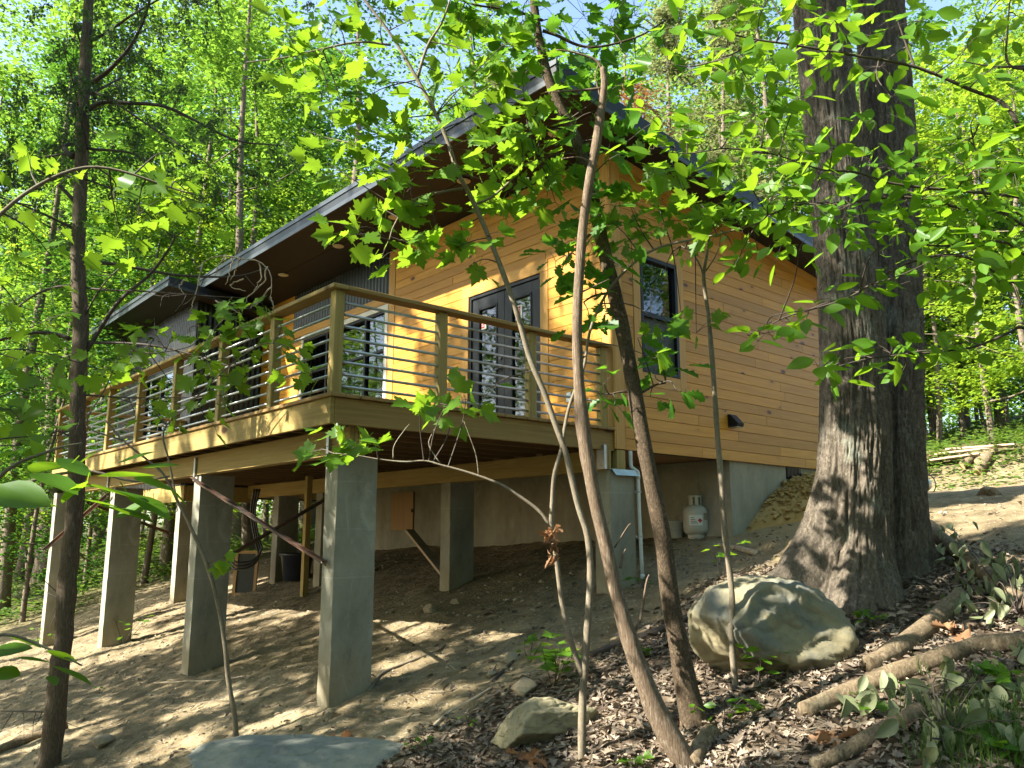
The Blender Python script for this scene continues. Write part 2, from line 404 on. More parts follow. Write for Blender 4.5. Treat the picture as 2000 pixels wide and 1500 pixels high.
M['screen'] = plain('dark_insect_screen', (0.035, 0.042, 0.038), 0.6, 0, 0.2, 30)
M['inner'] = plain('unlit_room_paint', (0.22, 0.20, 0.17), 0.8)
M['bark_oak'] = barkmat('deep_ridged_oak_bark', (0.070, 0.058, 0.045), (0.34, 0.29, 0.225), 2.6, lichen=(0.33, 0.37, 0.30), bumpd=0.022, stretch=2.6, lamt=0.5)
M['bark_cedar'] = barkmat('stringy_cedar_bark', (0.065, 0.048, 0.035), (0.31, 0.25, 0.185), 2.0, bumpd=0.012, stretch=12.0)
M['bark_dark'] = barkmat('rough_young_oak_bark', (0.030, 0.021, 0.014), (0.22, 0.165, 0.11), 6.0, bumpd=0.007, stretch=2.2, lichen=(0.25, 0.23, 0.14), lamt=0.35)
M['bark_grey'] = barkmat('smooth_grey_sapling_bark', (0.15, 0.125, 0.09), (0.30, 0.26, 0.19), 5.0, bumpd=0.002, stretch=2.0, lichen=(0.34, 0.34, 0.27))
M['bark_twig'] = plain('dark_twig_bark', (0.06, 0.045, 0.035), 0.8, 0, 0.3, 25)
M['bark_pale'] = plain('pale_dead_twig', (0.42, 0.34, 0.24), 0.8, 0, 0.25, 25)
M['bark_far'] = barkmat('greyish_trunk_bark', (0.10, 0.08, 0.06), (0.34, 0.28, 0.21), 1.5, bumpd=0.01, stretch=5.0)
M['deadwood'] = barkmat('silvery_barkless_wood', (0.085, 0.050, 0.028), (0.36, 0.30, 0.225), 1.6, bumpd=0.005, stretch=16.0)
M['logwood'] = barkmat('weathered_fallen_wood', (0.09, 0.065, 0.040), (0.38, 0.30, 0.195), 2.2, bumpd=0.008, stretch=3.0, lichen=(0.38, 0.36, 0.25), lamt=0.5)
M['cutwood'] = plain('sawn_log_face', (0.58, 0.42, 0.22), 0.8, 0, 0.2, 14)
def _rock(name, c0, c1, c2):
    a = N(name); p = a.obj(); n = a.noise(p, 1.7, 6, 0.65, 0.4); n2 = a.noise(p, 14, 6, 0.65); v = a.vor(a.vadd(p, a.comb(a.math('MULTIPLY', n, 0.6))), 1.4, 'DISTANCE_TO_EDGE').outputs['Distance']
    col = a.ramp(n, [(0.30, c0), (0.50, c1), (0.68, c2)])
    col = a.mix(a.math('MULTIPLY', a.mr(n2, 0.5, 0.75), 0.5), col, tuple(c*0.55 for c in c0))
    h = a.math('ADD', n2, a.math('MULTIPLY', a.mr(v, 0.0, 0.03), 0.2))
    return a.done(a.pr(col, 0.85, 0, a.bump(h, 0.6, 0.012), 0.25))
M['rock_big'] = _rock('lichened_sandstone', (0.10, 0.125, 0.135), (0.22, 0.20, 0.130), (0.31, 0.265, 0.155))
M['rock_slab'] = _rock('yellow_grey_stone', (0.13, 0.14, 0.105), (0.30, 0.265, 0.165), (0.40, 0.35, 0.21))
M['rock_blue'] = _rock('blue_grey_stone', (0.13, 0.14, 0.135), (0.22, 0.23, 0.205), (0.30, 0.295, 0.24))
M['clod'] = _rock('ochre_clay_clods', (0.30, 0.185, 0.055), (0.42, 0.28, 0.10), (0.52, 0.37, 0.16))
M['pebble'] = _rock('tan_pebbles', (0.24, 0.20, 0.14), (0.36, 0.30, 0.21), (0.45, 0.40, 0.30))
M['lf_maple'] = leafmat('maple_leaf', (0.055, 0.140, 0.012), (0.110, 0.230, 0.018), (0.29, 0.50, 0.025), 0.5, 0.4)
M['lf_oak'] = leafmat('oak_leaf', (0.034, 0.105, 0.012), (0.070, 0.180, 0.018), (0.17, 0.40, 0.022), 0.44, 0.35, spots=(0.10, 0.09, 0.03))
M['lf_beech'] = leafmat('beech_leaf', (0.053, 0.140, 0.012), (0.103, 0.230, 0.016), (0.31, 0.54, 0.022), 0.5, 0.4)
M['lf_wood'] = leafmat('woodland_leaf', (0.032, 0.095, 0.018), (0.115, 0.225, 0.030), (0.27, 0.48, 0.045), 0.5, 0.5, obvar=0.5)
M['lf_deep'] = leafmat('deep_green_woodland_leaf', (0.020, 0.065, 0.015), (0.060, 0.150, 0.022), (0.13, 0.32, 0.030), 0.42, 0.45, obvar=0.4)
M['lf_yellow'] = leafmat('yellow_green_leaf', (0.09, 0.19, 0.016), (0.17, 0.30, 0.024), (0.42, 0.60, 0.04), 0.52, 0.5, obvar=0.4)  # lighter yellow-green leaf colour for some woodland trees
M['lf_pine'] = leafmat('pale_pine_needles', (0.12, 0.15, 0.060), (0.27, 0.30, 0.14), (0.36, 0.40, 0.15), 0.35, 0.5)
M['lf_cedar'] = leafmat('cedar_sprays', (0.040, 0.082, 0.038), (0.080, 0.14, 0.050), (0.14, 0.24, 0.06), 0.3, 0.5)
M['lf_brown'] = leafmat('dead_brown_leaf', (0.22, 0.115, 0.055), (0.38, 0.22, 0.12), (0.42, 0.20, 0.08), 0.3, 0.6)
M['lf_wilt'] = leafmat('wilted_grey_green_leaf', (0.17, 0.20, 0.095), (0.31, 0.34, 0.21), (0.30, 0.34, 0.12), 0.25, 0.45)
M['lf_litter'] = leafmat('leaf_litter', (0.080, 0.064, 0.050), (0.37, 0.30, 0.23), (0.14, 0.10, 0.06), 0.12, 0.5)
M['lf_floor'] = leafmat('forest_undergrowth_leaf', (0.045, 0.10, 0.020), (0.10, 0.19, 0.035), (0.24, 0.38, 0.05), 0.42, 0.5)
M['lf_small'] = leafmat('seedling_leaf', (0.06, 0.15, 0.015), (0.12, 0.25, 0.025), (0.30, 0.50, 0.04), 0.45, 0.4)

# ------------------------------------------------------------------ terrain
def ground_z(x, y, rough=True):
    x = np.asarray(x, float); y = np.asarray(y, float)
    r = np.where(x < 5.2, 0.261*x, 0.261*5.2+0.062*(x-5.2)+0.199*2.2*(1-np.exp(-np.maximum(x-5.2, 0)/2.2)))
    r = np.where(x < -3.5, 0.261*-3.5+0.10*(x+3.5), r)
    z = -2.62-0.034*y+r
    z = np.where(y > 30, z+0.034*(y-30)*0.8, z)
    fade = sstep(16, 6, y)
    z = z+fade*1.15*sstep(18.6, 21.2, x+0.15*y)+0.12*np.maximum(x-21.5, 0)*(0.35+0.65*fade)
    # soil banked up by the uphill tree and behind the piers
    z = z+0.10*np.exp(-((x-3.2)**2+(y+2.5)**2)/1.6)
    if rough:
        P = np.stack([x, y, np.zeros_like(x)], -1)
        z = z+0.050*fbm(P*0.9, 3, 3)+0.030*fbm(P*3.1, 3, 5)+0.014*fbm(P*9.0, 3, 8)
        rut = np.sin((y*0.9-x*0.45)*5.2+fbm(P*0.8, 2, 31)*4)
        z = z+0.005*rut*sstep(3.0, 1.0, x)*sstep(-0.5, 1.0, y)*sstep(12, 9, y)
    return z
def gz(x, y): return float(ground_z(np.array([x]), np.array([y]))[0])
def gpix(px, py, extra=0.0):                                     # where the line of sight meets the terrain
    r = ray(px, py); ds = np.arange(1.0, 90.0, 0.05); Q = CAM+np.outer(ds, r)
    hit = np.nonzero(Q[:, 2] <= ground_z(Q[:, 0], Q[:, 1]))[0]
    if len(hit): return Q[hit[0]].copy(), float(ds[hit[0]])
    return CAM+r*90.0, 90.0

def axis(lo, f0, f1, hi, fine):
    a = list(np.arange(f0, f1, fine)); s = fine; q = f1
    while q < hi: a.append(q); s *= 1.11; q += s
    s = fine; q = f0-fine; b = []
    while q > lo: b.append(q); s *= 1.11; q -= s
    return np.array(b[::-1]+a)
gxs = axis(-45, -2.2, 8.2, 130, 0.045); gys = axis(-40, -5.2, 11.0, 150, 0.05)
GX, GY = np.meshgrid(gxs, gys); nx, ny = len(gxs), len(gys)
GZ = ground_z(GX.ravel(), GY.ravel()).reshape(GX.shape)
GZ = GZ+0.018*fbm(np.stack([GX*14, GY*14, GX*0], -1), 3, 77)
V = np.stack([GX.ravel(), GY.ravel(), GZ.ravel()], -1)
ii, jj = np.meshgrid(np.arange(nx-1), np.arange(ny-1)); q = (jj*nx+ii).ravel()
Fg = np.stack([q, q+1, q+nx+1, q+nx], -1)
def _ground():
    a = N('woodland_soil'); p = a.pos()
    n1 = a.noise(p, 0.8, 5, 0.6); n2 = a.noise(p, 5.0, 6, 0.65); n3 = a.noise(p, 28, 5, 0.7)
    dirt = a.ramp(a.math('ADD', a.math('MULTIPLY', n1, 0.45), a.math('MULTIPLY', n2, 0.55)),
                  [(0.33, (0.115, 0.088, 0.050)), (0.50, (0.240, 0.190, 0.112)), (0.66, (0.39, 0.32, 0.200))])
    v = a.vor(a.vadd(p, a.comb(a.math('MULTIPLY', n2, 0.12), a.math('MULTIPLY', n3, 0.05))), 13.0)
    vv = a.sep(v.outputs['Color'])
    lit = a.ramp(vv[0], [(0.0, (0.05, 0.038, 0.027)), (0.4, (0.12, 0.09, 0.062)), (0.75, (0.21, 0.16, 0.11)), (1.0, (0.30, 0.24, 0.17))])
    lit = a.mix(a.mr(v.outputs['Distance'], 0.25, 0.75, 0.0, 0.6), lit, (0.04, 0.028, 0.02))
    flo = a.ramp(n2, [(0.35, (0.05, 0.05, 0.022)), (0.55, (0.11, 0.10, 0.04)), (0.7, (0.16, 0.12, 0.07))])
    col = a.mix(a.attr('litter'), dirt, lit); col = a.mix(a.attr('forest'), col, flo)
    col = a.mix(a.math('MULTIPLY', a.attr('clay'), 0.8), col, (0.40, 0.30, 0.15))
    pb = a.vor(p, 34.0); k = a.math('GREATER_THAN', a.sep(pb.outputs['Color'])[1], 0.86)
    pm = a.math('MULTIPLY', a.math('MULTIPLY', a.mr(pb.outputs['Distance'], 0.42, 0.30), k), a.math('SUBTRACT', 1.0, a.attr('litter')))
    col = a.mix(pm, col, (0.42, 0.37, 0.28))
    h = a.math('ADD', a.math('ADD', a.math('MULTIPLY', n2, 1.0), a.math('MULTIPLY', n3, 0.55)), a.math('MULTIPLY', pm, 0.35))
    h = a.math('ADD', h, a.math('MULTIPLY', a.math('MULTIPLY', v.outputs['Distance'], a.attr('litter')), 0.8))
    return a.done(a.pr(col, 0.95, 0, a.bump(h, 1.0, 0.035), 0.15))
M['ground'] = _ground()
def litter_mask(x, y):
    P = np.stack([x, y, x*0], -1); n = fbm(P*1.1, 3, 11)*0.55
    return sstep(-0.75, -1.45, y+0.16*(x-1.0)+n)*sstep(5.4, 3.8, x+0.3*n-0.25*(y+2))
def forest_mask(x, y):
    P = np.stack([x, y, x*0], -1); n = fbm(P*0.5, 3, 13)*1.6
    m = np.maximum(sstep(12.2, 14.2, y+n+0.15*x), 0.8*sstep(18.7, 20.0, x+0.15*y+n*0.5))
    return np.maximum(m, sstep(-4.0, -7.0, x+n))
gob = link('ground', V, Fg, M['ground'], None, True, loc=(0, 0, 0))
tag(gob, kind='structure')
for nm, val in (('litter', litter_mask(V[:, 0], V[:, 1])), ('forest', forest_mask(V[:, 0], V[:, 1])),
                ('clay', np.exp(-((V[:, 0]-6.4)**2/1.6+(V[:, 1]+0.5)**2/1.2)))):
    at_ = gob.data.attributes.new(nm, 'FLOAT', 'POINT'); at_.data.foreach_set('value', val.astype(np.float32))

# ------------------------------------------------------------------ cabin
D, XE, YE = 3.47, 8.13, 9.2                                      # porch wall, back wall, far end
SL = -0.124
def zs(x): return 3.264+SL*(x-D)                                  # underside of the upper roof
cabin = thing('cabin', 'small cabin with honey pine boards, black corrugated metal and a shed roof', 'cabin', (5.8, 4.6, -0.3))

def boards(u0, u1, z0, ztop, holes, bh, mb, face, thick=0.018, seed=1):
    """horizontal boards on a wall; face(u, z, out) -> xyz; ztop(u) is the wall's top"""
    r = random.Random(seed); z = z0; gap = 0.0016
    while z < max(ztop(u0), ztop(u1))-0.01:
        segs = [(u0, u1)]
        for (a, b, c, d) in holes:
            if z+bh > c+0.01 and z < d-0.01:
                ns = []
                for (s, e) in segs:
                    if e <= a or s >= b: ns.append((s, e)); continue
                    if s < a: ns.append((s, a))
                    if e > b: ns.append((b, e))
                segs = ns
        for (s, e) in segs:
            cuts = [s]; q = s+r.uniform(0.8, 3.4)
            while q < e-0.5: cuts.append(q); q += r.uniform(2.2, 4.2)
            cuts.append(e)
            for c0, c1 in zip(cuts, cuts[1:]):
                c1 -= 0.002; lo, hi = z+gap, z+bh-gap
                t0, t1 = ztop(c0), ztop(c1)
                if max(t0, t1) <= lo+0.004: continue
                poly = [(c0, lo), (c1, lo), (c1, min(hi, t1)), (c0, min(hi, t0))]
                if t1 < lo and t0 > lo:
                    k = c0+(c1-c0)*(t0-lo)/(t0-t1); poly = [(c0, lo), (k, lo), (c0, min(hi, t0))]
                    if t0 > hi:
                        k2 = c0+(c1-c0)*(t0-hi)/(t0-t1); poly = [(c0, lo), (k, lo), (k2, hi), (c0, hi)]
                elif t1 < hi < t0:
                    k2 = c0+(c1-c0)*(t0-hi)/(t0-t1); poly = [(c0, lo), (c1, lo), (c1, t1), (k2, hi), (c0, hi)]
                d0 = r.uniform(-0.0012, 0.0012)
                front = [face(u, w, thick+d0) for u, w in poly]; n = len(front)
                ed = 0.003
                back = [face(u, w, 0.0) for u, w in poly]
                cu = sum(u for u, w in poly)/n; cw = sum(w for u, w in poly)/n
                mid = [face(u+(0.001 if u < cu else -0.001), w+(0.0 if w < cw else 0.0), thick+d0-ed) for u, w in poly]
                inn = [face(u+(0.002 if u < cu else -0.002), w+(ed if w < cw else -ed), thick+d0) for u, w in poly]
                vs = back+mid+inn
                fs = [tuple(range(2*n, 3*n))]
                for i in range(n):
                    j = (i+1) % n; fs += [(i, j, n+j, n+i), (n+i, n+j, 2*n+j, 2*n+i)]
                mb.add(vs, fs)
        z += bh
    return mb
def fy(u, z, o): return (u, -o, z)                               # gable wall, looks towards -Y
def fx(u, z, o): return (D-o, u, z)                              # porch wall, looks towards -X
# walls behind the boards
g = MB()
WX0, WX1, WZ0, WZ1 = 3.95, 4.65, 0.69, 2.11
for (a, b, c) in ((D+0.002, WX0, 0), (WX1, XE, 0)):
    g.prism([(a, 0.0, -0.23), (b, 0.0, -0.23), (b, 0.0, zs(b)-0.005), (a, 0.0, zs(a)-0.005)], (0, 0.11, 0))
g.prism([(WX0, 0.0, WZ1), (WX1, 0.0, WZ1), (WX1, 0.0, zs(WX1)-0.005), (WX0, 0.0, zs(WX0)-0.005)], (0, 0.11, 0)); g.box(WX0, WX1, 0.0, 0.11, -0.23, WZ0)
g.build('gable_wall', M['black'], cabin)
b = boards(D+0.16, XE-0.02, -0.235, lambda u: zs(u)-0.13, [(WX0-0.13, WX1+0.13, WZ0-0.10, WZ1+0.10)], 0.129, MB(), fy, seed=4)
b.build('gable_siding', M['siding_x'], cabin)
p_ = MB()
DY0, DY1, DZ = 1.155, 2.586, 2.05
SY0, SY1, SZ0, SZ1 = 4.62, 7.52, 0.06, 2.41
zt = zs(D)-0.004
for (a, b_, c, d) in ((0.112, DY0, -0.23, zt), (DY0, DY1, DZ, zt), (DY1, SY0, -0.23, zt), (SY0, SY1, SZ1, zt), (SY1, YE, -0.23, zt), (SY0, SY1, -0.23, SZ0)):
    p_.box(D, D+0.11, a, b_, c, d)
p_.build('porch_wall', M['black'], cabin)
b2_ = boards(7.88, YE, 0.0, lambda u: zs(D)-0.0, [], 0.129, MB(), fx, seed=15); b2_.build('porch_siding', M['siding_y'], cabin)
b = boards(0.145, 4.44, 0.0, lambda u: zs(D)-0.13, [(DY0-0.14, DY1+0.14, -1, DZ+0.13)], 0.129, MB(), fx, seed=9)
b.build('porch_siding', M['siding_y'], cabin)
# corner, rake and division boards
t = MB()
t.bbox(D, D+0.155, -0.024, -0.001, -0.232, zs(D)-0.012); t.bbox(D-0.024, D-0.001, 0.0, 0.14, -0.02, zs(D)-0.012)
t.bbox(D-0.024, D-0.001, -0.024, 0.0, -0.232, zs(D)-0.012)
t.build('corner_board', M['trim_z'], cabin)
t = MB(); t.bbox(XE-0.02, XE+0.02, -0.026, 0.02, -0.232, zs(XE)-0.012); t.build('corner_board', M['trim_z'], cabin)
t = MB(); t.bbox(D-0.026, D-0.001, 4.445, 4.615, -0.02, zs(D)-0.012); t.build('division_board', M['trim_z'], cabin)
t = MB(); t.bbox(D-0.026, D-0.001, 7.53, 7.87, -0.02, 2.40); t.build('division_board', M['trim_z'], cabin)
t = MB(); t.bbox(D-0.027, D-0.001, 4.62, 7.87, 2.42, 2.55); t.build('head_board', M['trim_y'], cabin)
t = MB(); x0, x1 = D+0.157, XE-0.022
t.prism([(x0, -0.001, zs(x0)-0.135), (x1, -0.001, zs(x1)-0.135), (x1, -0.001, zs(x1)-0.006), (x0, -0.001, zs(x0)-0.006)], (0, -0.026, 0))
t.bbox(D-0.025, D-0.001, 0.142, 4.44, zs(D)-0.128, zs(D)-0.012)
t.build('frieze_board', M['trim_x'], cabin)
# corrugated metal
def corrug(mb, a, b, z0, z1, face, pitch=0.10, amp=0.016):
    n = int((b-a)/pitch*6); us = np.linspace(a, b, n+1); k = len(mb.v); vs = []
    for u in us:
        o = 0.016+amp*math.cos(u/pitch*2*math.pi)
        vs += [face(u, z0, o), face(u, z1(u) if callable(z1) else z1, o)]
    return mb.add(vs, [(2*i, 2*i+2, 2*i+3, 2*i+1) for i in range(n)])
X2, Y2E = 2.15, 13.7                                             # the lower wing
def zs2(x): return 3.285+SL*(x-1.45)
c = MB(); corrug(c, 4.617, 7.878, 2.552, zs(D)-0.003, fx); c.build('corrugated_siding', M['black_metal'], cabin, True)
wing_face = lambda u, z, o: (X2-o, u, z)
ret_face = lambda u, z, o: (u, 9.2-o, z)
W2 = (9.95, 11.9, 0.62, 2.08)
g = MB()
for (a, b_, c0, c1) in ((9.2, W2[0], -0.3, zs2(X2)-0.003), (W2[1], Y2E, -0.3, zs2(X2)-0.003), (W2[0], W2[1], W2[3], zs2(X2)-0.003), (W2[0], W2[1], -0.3, W2[2])):
    g.box(X2, X2+0.11, a, b_, c0, c1)
g.prism([(X2+0.11, 9.2, -0.3), (8.0, 9.2, -0.3), (8.0, 9.2, zs2(8.0)-0.004), (X2+0.11, 9.2, zs2(X2+0.11)-0.004)], (0, 0.1, 0))
g.prism([(X2+0.11, Y2E-0.1, -0.3), (8.0, Y2E-0.1, -0.3), (8.0, Y2E-0.1, zs2(8.0)-0.004), (X2+0.11, Y2E-0.1, zs2(X2+0.11)-0.004)], (0, 0.1, 0))
g.build('wing_wall', M['black'], cabin)
c = MB()
corrug(c, 9.2, W2[0]-0.03, -0.26, zs2(X2)-0.005, wing_face); corrug(c, W2[1]+0.03, Y2E, -0.26, zs2(X2)-0.005, wing_face)
corrug(c, W2[0]-0.03, W2[1]+0.03, W2[3]+0.03, zs2(X2)-0.005, wing_face); corrug(c, W2[0]-0.03, W2[1]+0.03, -0.26, W2[2]-0.03, wing_face)
corrug(c, X2+0.02, D-0.03, -0.02, lambda u: zs2(u)-0.005, ret_face)
c.build('corrugated_siding', M['black_metal'], cabin, True)
t = MB(); t.bbox(X2-0.03, X2+0.02, 9.165, 9.20, -0.27, zs2(X2)-0.02, 0.003); t.build('corner_board', M['black_metal'], cabin)
t = MB(); t.box(X2-0.03, X2+0.02, 9.2, Y2E, -0.56, -0.275); t.box(X2+0.022, D-0.05, 9.18, 9.23, -0.56, -0.275); t.build('rim_board', M['treated_y'], cabin)
# floor and foundation
f = MB(); f.box(D+0.005, XE-0.01, 0.013, YE, -0.20, -0.02); f.box(X2+0.03, 8.0, 9.24, Y2E-0.12, -0.27, -0.02); f.build('floor_frame', M['plywood'], cabin)
f = MB(); f.box(5.65, XE-0.03, 0.02, 0.22, -2.6, -0.21); f.box(5.65, 5.85, 0.22, YE, -2.8, -0.21); f.build('foundation', M['found'], cabin)
f = MB(); f.bbox(6.98, 7.36, 0.008, 0.03, -0.405, -0.215, 0.004)
v_ = f.build('crawl_vent', M['black'], cabin)
f = MB()
for k in range(9): f.box(7.0+k*0.037, 7.012+k*0.037, 0.0, 0.0075, -0.395, -0.235)
f.build('grille', M['rubber'], v_)
f = MB(); f.bbox(5.615, 5.648, 6.99, 7.74, -1.07, -0.35, 0.004); dd = f.build('crawl_door', M['plywood'], cabin)
f = MB(); f.box(5.60, 5.614, 6.97, 7.03, -0.74, -0.68); f.build('latch', M['black'], dd)
# far and back walls close the house
f = MB(); f.prism([(XE, 0.02, -0.2), (XE, Y2E-0.02, -0.2), (XE, Y2E-0.02, zs2(XE)-0.01), (XE, 0.02, zs2(XE)-0.01)], (-0.1, 0, 0))
f.build('back_wall', M['siding_y'], cabin)
f = MB(); f.box(D+1.5, D+1.55, 0.2, YE-0.1, -0.015, 2.7); f.build('inner_partition', M['inner'], cabin)
f = MB(); f.box(X2+1.4, X2+1.45, 9.35, Y2E-0.2, -0.015, 2.9); f.build('inner_partition', M['inner'], cabin)

def roof(x0, x1, y0, y1, z, th, nm, lights=()):
    r = MB(); r.prism([(x0, y0, z(x0)+0.02), (x1, y0, z(x1)+0.02), (x1, y0, z(x1)+th), (x0, y0, z(x0)+th)], (0, y1-y0, 0))
    k = y0+0.2
    while k < y1-0.1:
        r.prism([(x0+0.03, k, z(x0+0.03)+th+0.001), (x1-0.03, k, z(x1-0.03)+th+0.001), (x1-0.03, k, z(x1-0.03)+th+0.03), (x0+0.03, k, z(x0+0.03)+th+0.03)], (0, 0.022, 0)); k += 0.42
    R_ = r.build('roof', M['roof_metal'], cabin)
    f = MB(); e = 0.022
    f.box(x0-e, x0-0.001, y0-e, y1+e, z(x0)-0.005, z(x0)+th+0.012)
    for yy, s in ((y0, -1), (y1, 1)):
        ya, yb = (yy-e, yy-0.001) if s < 0 else (yy+0.001, yy+e)
        f.prism([(x0, ya, z(x0)-0.005), (x1, ya, z(x1)-0.005), (x1, ya, z(x1)+th+0.012), (x0, ya, z(x0)+th+0.012)], (0, yb-ya, 0))
    f.box(x1+0.001, x1+e, y0-e, y1+e, z(x1)-0.005, z(x1)+th+0.012)
    f.build('fascia', M['roof_metal'], R_)
    f = MB(); f.box(x0-e-0.018, x0-e-0.001, y0-e-0.016, y1+e, z(x0)-0.035, z(x0)+0.028)
    f.box(x0-e-0.014, x0-e-0.001, y0-e-0.012, y1+e, z(x0)+th-0.045, z(x0)+th+0.02)
    f.prism([(x0-e, y0-e-0.016, z(x0)-0.03), (x1, y0-e-0.016, z(x1)-0.03), (x1, y0-e-0.016, z(x1)+0.022), (x0-e, y0-e-0.016, z(x0)+0.022)], (0, 0.014, 0))
    f.build('drip_edge', M['drip'], R_)
    s = MB(); xm = x0+0.67
    for (a, b_) in ((x0+0.002, xm-0.006), (xm+0.006, x1-0.01)):
        s.prism([(a, y0+0.002, z(a)), (b_, y0+0.002, z(b_)), (b_, y0+0.002, z(b_)+0.018), (a, y0+0.002, z(a)+0.018)], (0, y1-y0-0.004, 0))
    s.build('soffit', M['soffit'], R_)
    for y in lights:
        l = MB(); l.lathe([(0.088, -0.012), (0.088, -0.004), (0.07, 0.0), (0.07, 0.004)], (xm, y, z(xm)-0.006), 20)
        l.lathe([(0.066, -0.016), (0.066, -0.0125)], (xm, y, z(xm)-0.006), 20)
        l.build('downlight', M['lamp'], R_, False)
    return R_
roof(2.14, XE+0.65, -0.5, 9.22, zs, 0.19, 'roof', (0.2, 1.9, 3.52, 5.12, 7.05))
roof(1.45, 8.9, 8.78, Y2E+0.55, zs2, 0.135, 'roof')

# gable window
win = MB()
fw = 0.05
for (a, b_, c0, d_) in ((WX0+0.001, WX0+fw, WZ0+0.001, WZ1-0.001), (WX1-fw, WX1-0.001, WZ0+0.001, WZ1-0.001), (WX0+fw, WX1-fw, WZ0+0.001, WZ0+fw), (WX0+fw, WX1-fw, WZ1-fw, WZ1-0.001), (WX0+fw, WX1-fw, 1.36, 1.42)):
    win.bbox(a, b_, -0.028, 0.09, c0, d_, 0.003)
gw = win.build('window', M['black'], cabin)
q = MB(); q.box(WX0+fw, WX1-fw, 0.022, 0.028, 1.42, WZ1-fw); q.build('pane', M['glass'], gw)
q = MB(); q.box(WX0+fw, WX1-fw, 0.04, 0.046, WZ0+fw, 1.36); q.build('pane', M['glass'], gw)
q = MB(); q.box(WX0+fw, WX1-fw, 0.012, 0.014, WZ0+fw, 1.36); q.build('insect_screen', M['screen'], gw)
q = MB(); q.box(WX0-0.3, WX1+0.3, 0.5, 0.52, WZ0-0.3, WZ1+0.3); q.build('blind', M['inner'], gw)
st = MB(); sx, sz, sw, sh = 4.17, 1.60, 0.215, 0.36
st.box(sx, sx+sw, 0.016, 0.019, sz, sz+sh, 0); st.box(sx+0.012, sx+sw-0.012, 0.0135, 0.0158, sz+0.085, sz+0.245, 1)
st.prism([(sx+0.11, 0.0133, sz+0.09), (sx+sw-0.013, 0.0133, sz+0.235), (sx+sw-0.07, 0.0133, sz+0.235)], (0, -0.001, 0), 0)
def letters(mb, s, size, cx, cz, y, m, sx_=1.0):
    v, fs = text_mesh(s, size); mb.add([(cx+a*sx_, y, cz+b_) for a, b_, c in v], fs, m)
letters(st, 'Andersen', 0.052, sx+sw/2, sz+0.30, 0.0132, 2, 0.95); letters(st, 'AW', 0.10, sx+0.115, sz+0.195, 0.0112, 2)
st.box(sx+0.03, sx+0.14, 0.016, 0.019, sz-0.16, sz-0.004, 0); st.box(WX0+fw+0.01, WX0+fw+0.10, 0.016, 0.019, 1.90, 2.02, 0)
for k in range(3): st.box(sx+0.03, sx+sw-0.03-0.03*k, 0.0145, 0.0158, sz+0.02+0.02*k, sz+0.027+0.02*k, 2)
st.v = [(q[0], q[1]+0.0225, q[2]) for q in st.v]
st.build('sticker', [M['paper'], M['red'], M['ink']], gw)
for (a, b_, c0, d_) in ((WX0-0.125, WX0-0.002, WZ0-0.155, WZ1+0.12), (WX1+0.002, WX1+0.125, WZ0-0.155, WZ1+0.12)): t = MB(); t.bbox(a, b_, -0.025, -0.001, c0, d_, 0.003); t.build('casing', M['trim_z'], gw)
for (c0, d_) in ((WZ0-0.155, WZ0-0.002), (WZ1+0.002, WZ1+0.12)): t = MB(); t.bbox(WX0-0.001, WX1+0.001, -0.025, -0.001, c0, d_, 0.003); t.build('casing', M['trim_x'], gw)

# sliding window beside the french door
s = MB(); e = 0.085
for (a, b_, c0, d_) in ((SY0, SY0+e, SZ0, SZ1), (SY1-e, SY1, SZ0, SZ1), (SY0+e, SY1-e, SZ1-e, SZ1), (SY0+e, SY1-e, SZ0, SZ0+e)): s.bbox(D-0.03, D+0.09, a, b_, c0, d_, 0.003)
sw_ = s.build('sliding_window', M['white'], cabin)
s = MB(); f2 = 0.04
for (a, b_, c0, d_) in ((SY0+e, SY0+e+f2, SZ0+e, SZ1-e), (SY1-e-f2, SY1-e, SZ0+e, SZ1-e), (SY0+e+f2, SY1-e-f2, SZ1-e-f2, SZ1-e), (SY0+e+f2, SY1-e-f2, SZ0+e, SZ0+e+f2)): s.bbox(D-0.012, D+0.05, a, b_, c0, d_, 0.002)
s.bbox(D-0.02, D+0.05, 5.27, 5.32, SZ0+e+f2, SZ1-e-f2, 0.002); s.bbox(D-0.018, D+0.05, 6.55, 6.60, SZ0+e+f2, SZ1-e-f2, 0.002)
for zz in (0.62, 1.66):
    for (a, b_) in ((SY0+e+f2, 5.268), (5.322, 6.548), (6.602, SY1-e-f2)): s.bbox(D-0.014, D+0.045, a, b_, zz, zz+0.04, 0.002)
s.build('sash', M['black'], sw_)
s = MB(); s.box(D+0.02, D+0.026, SY0+e, SY1-e, SZ0+e, SZ1-e); s.build('pane', M['glass'], sw_)
s = MB(); s.box(D+0.055, D+0.058, SY0+e+0.01, SY1-e-0.01, SZ0+e, 1.62); s.build('protective_film', M['film'], sw_)
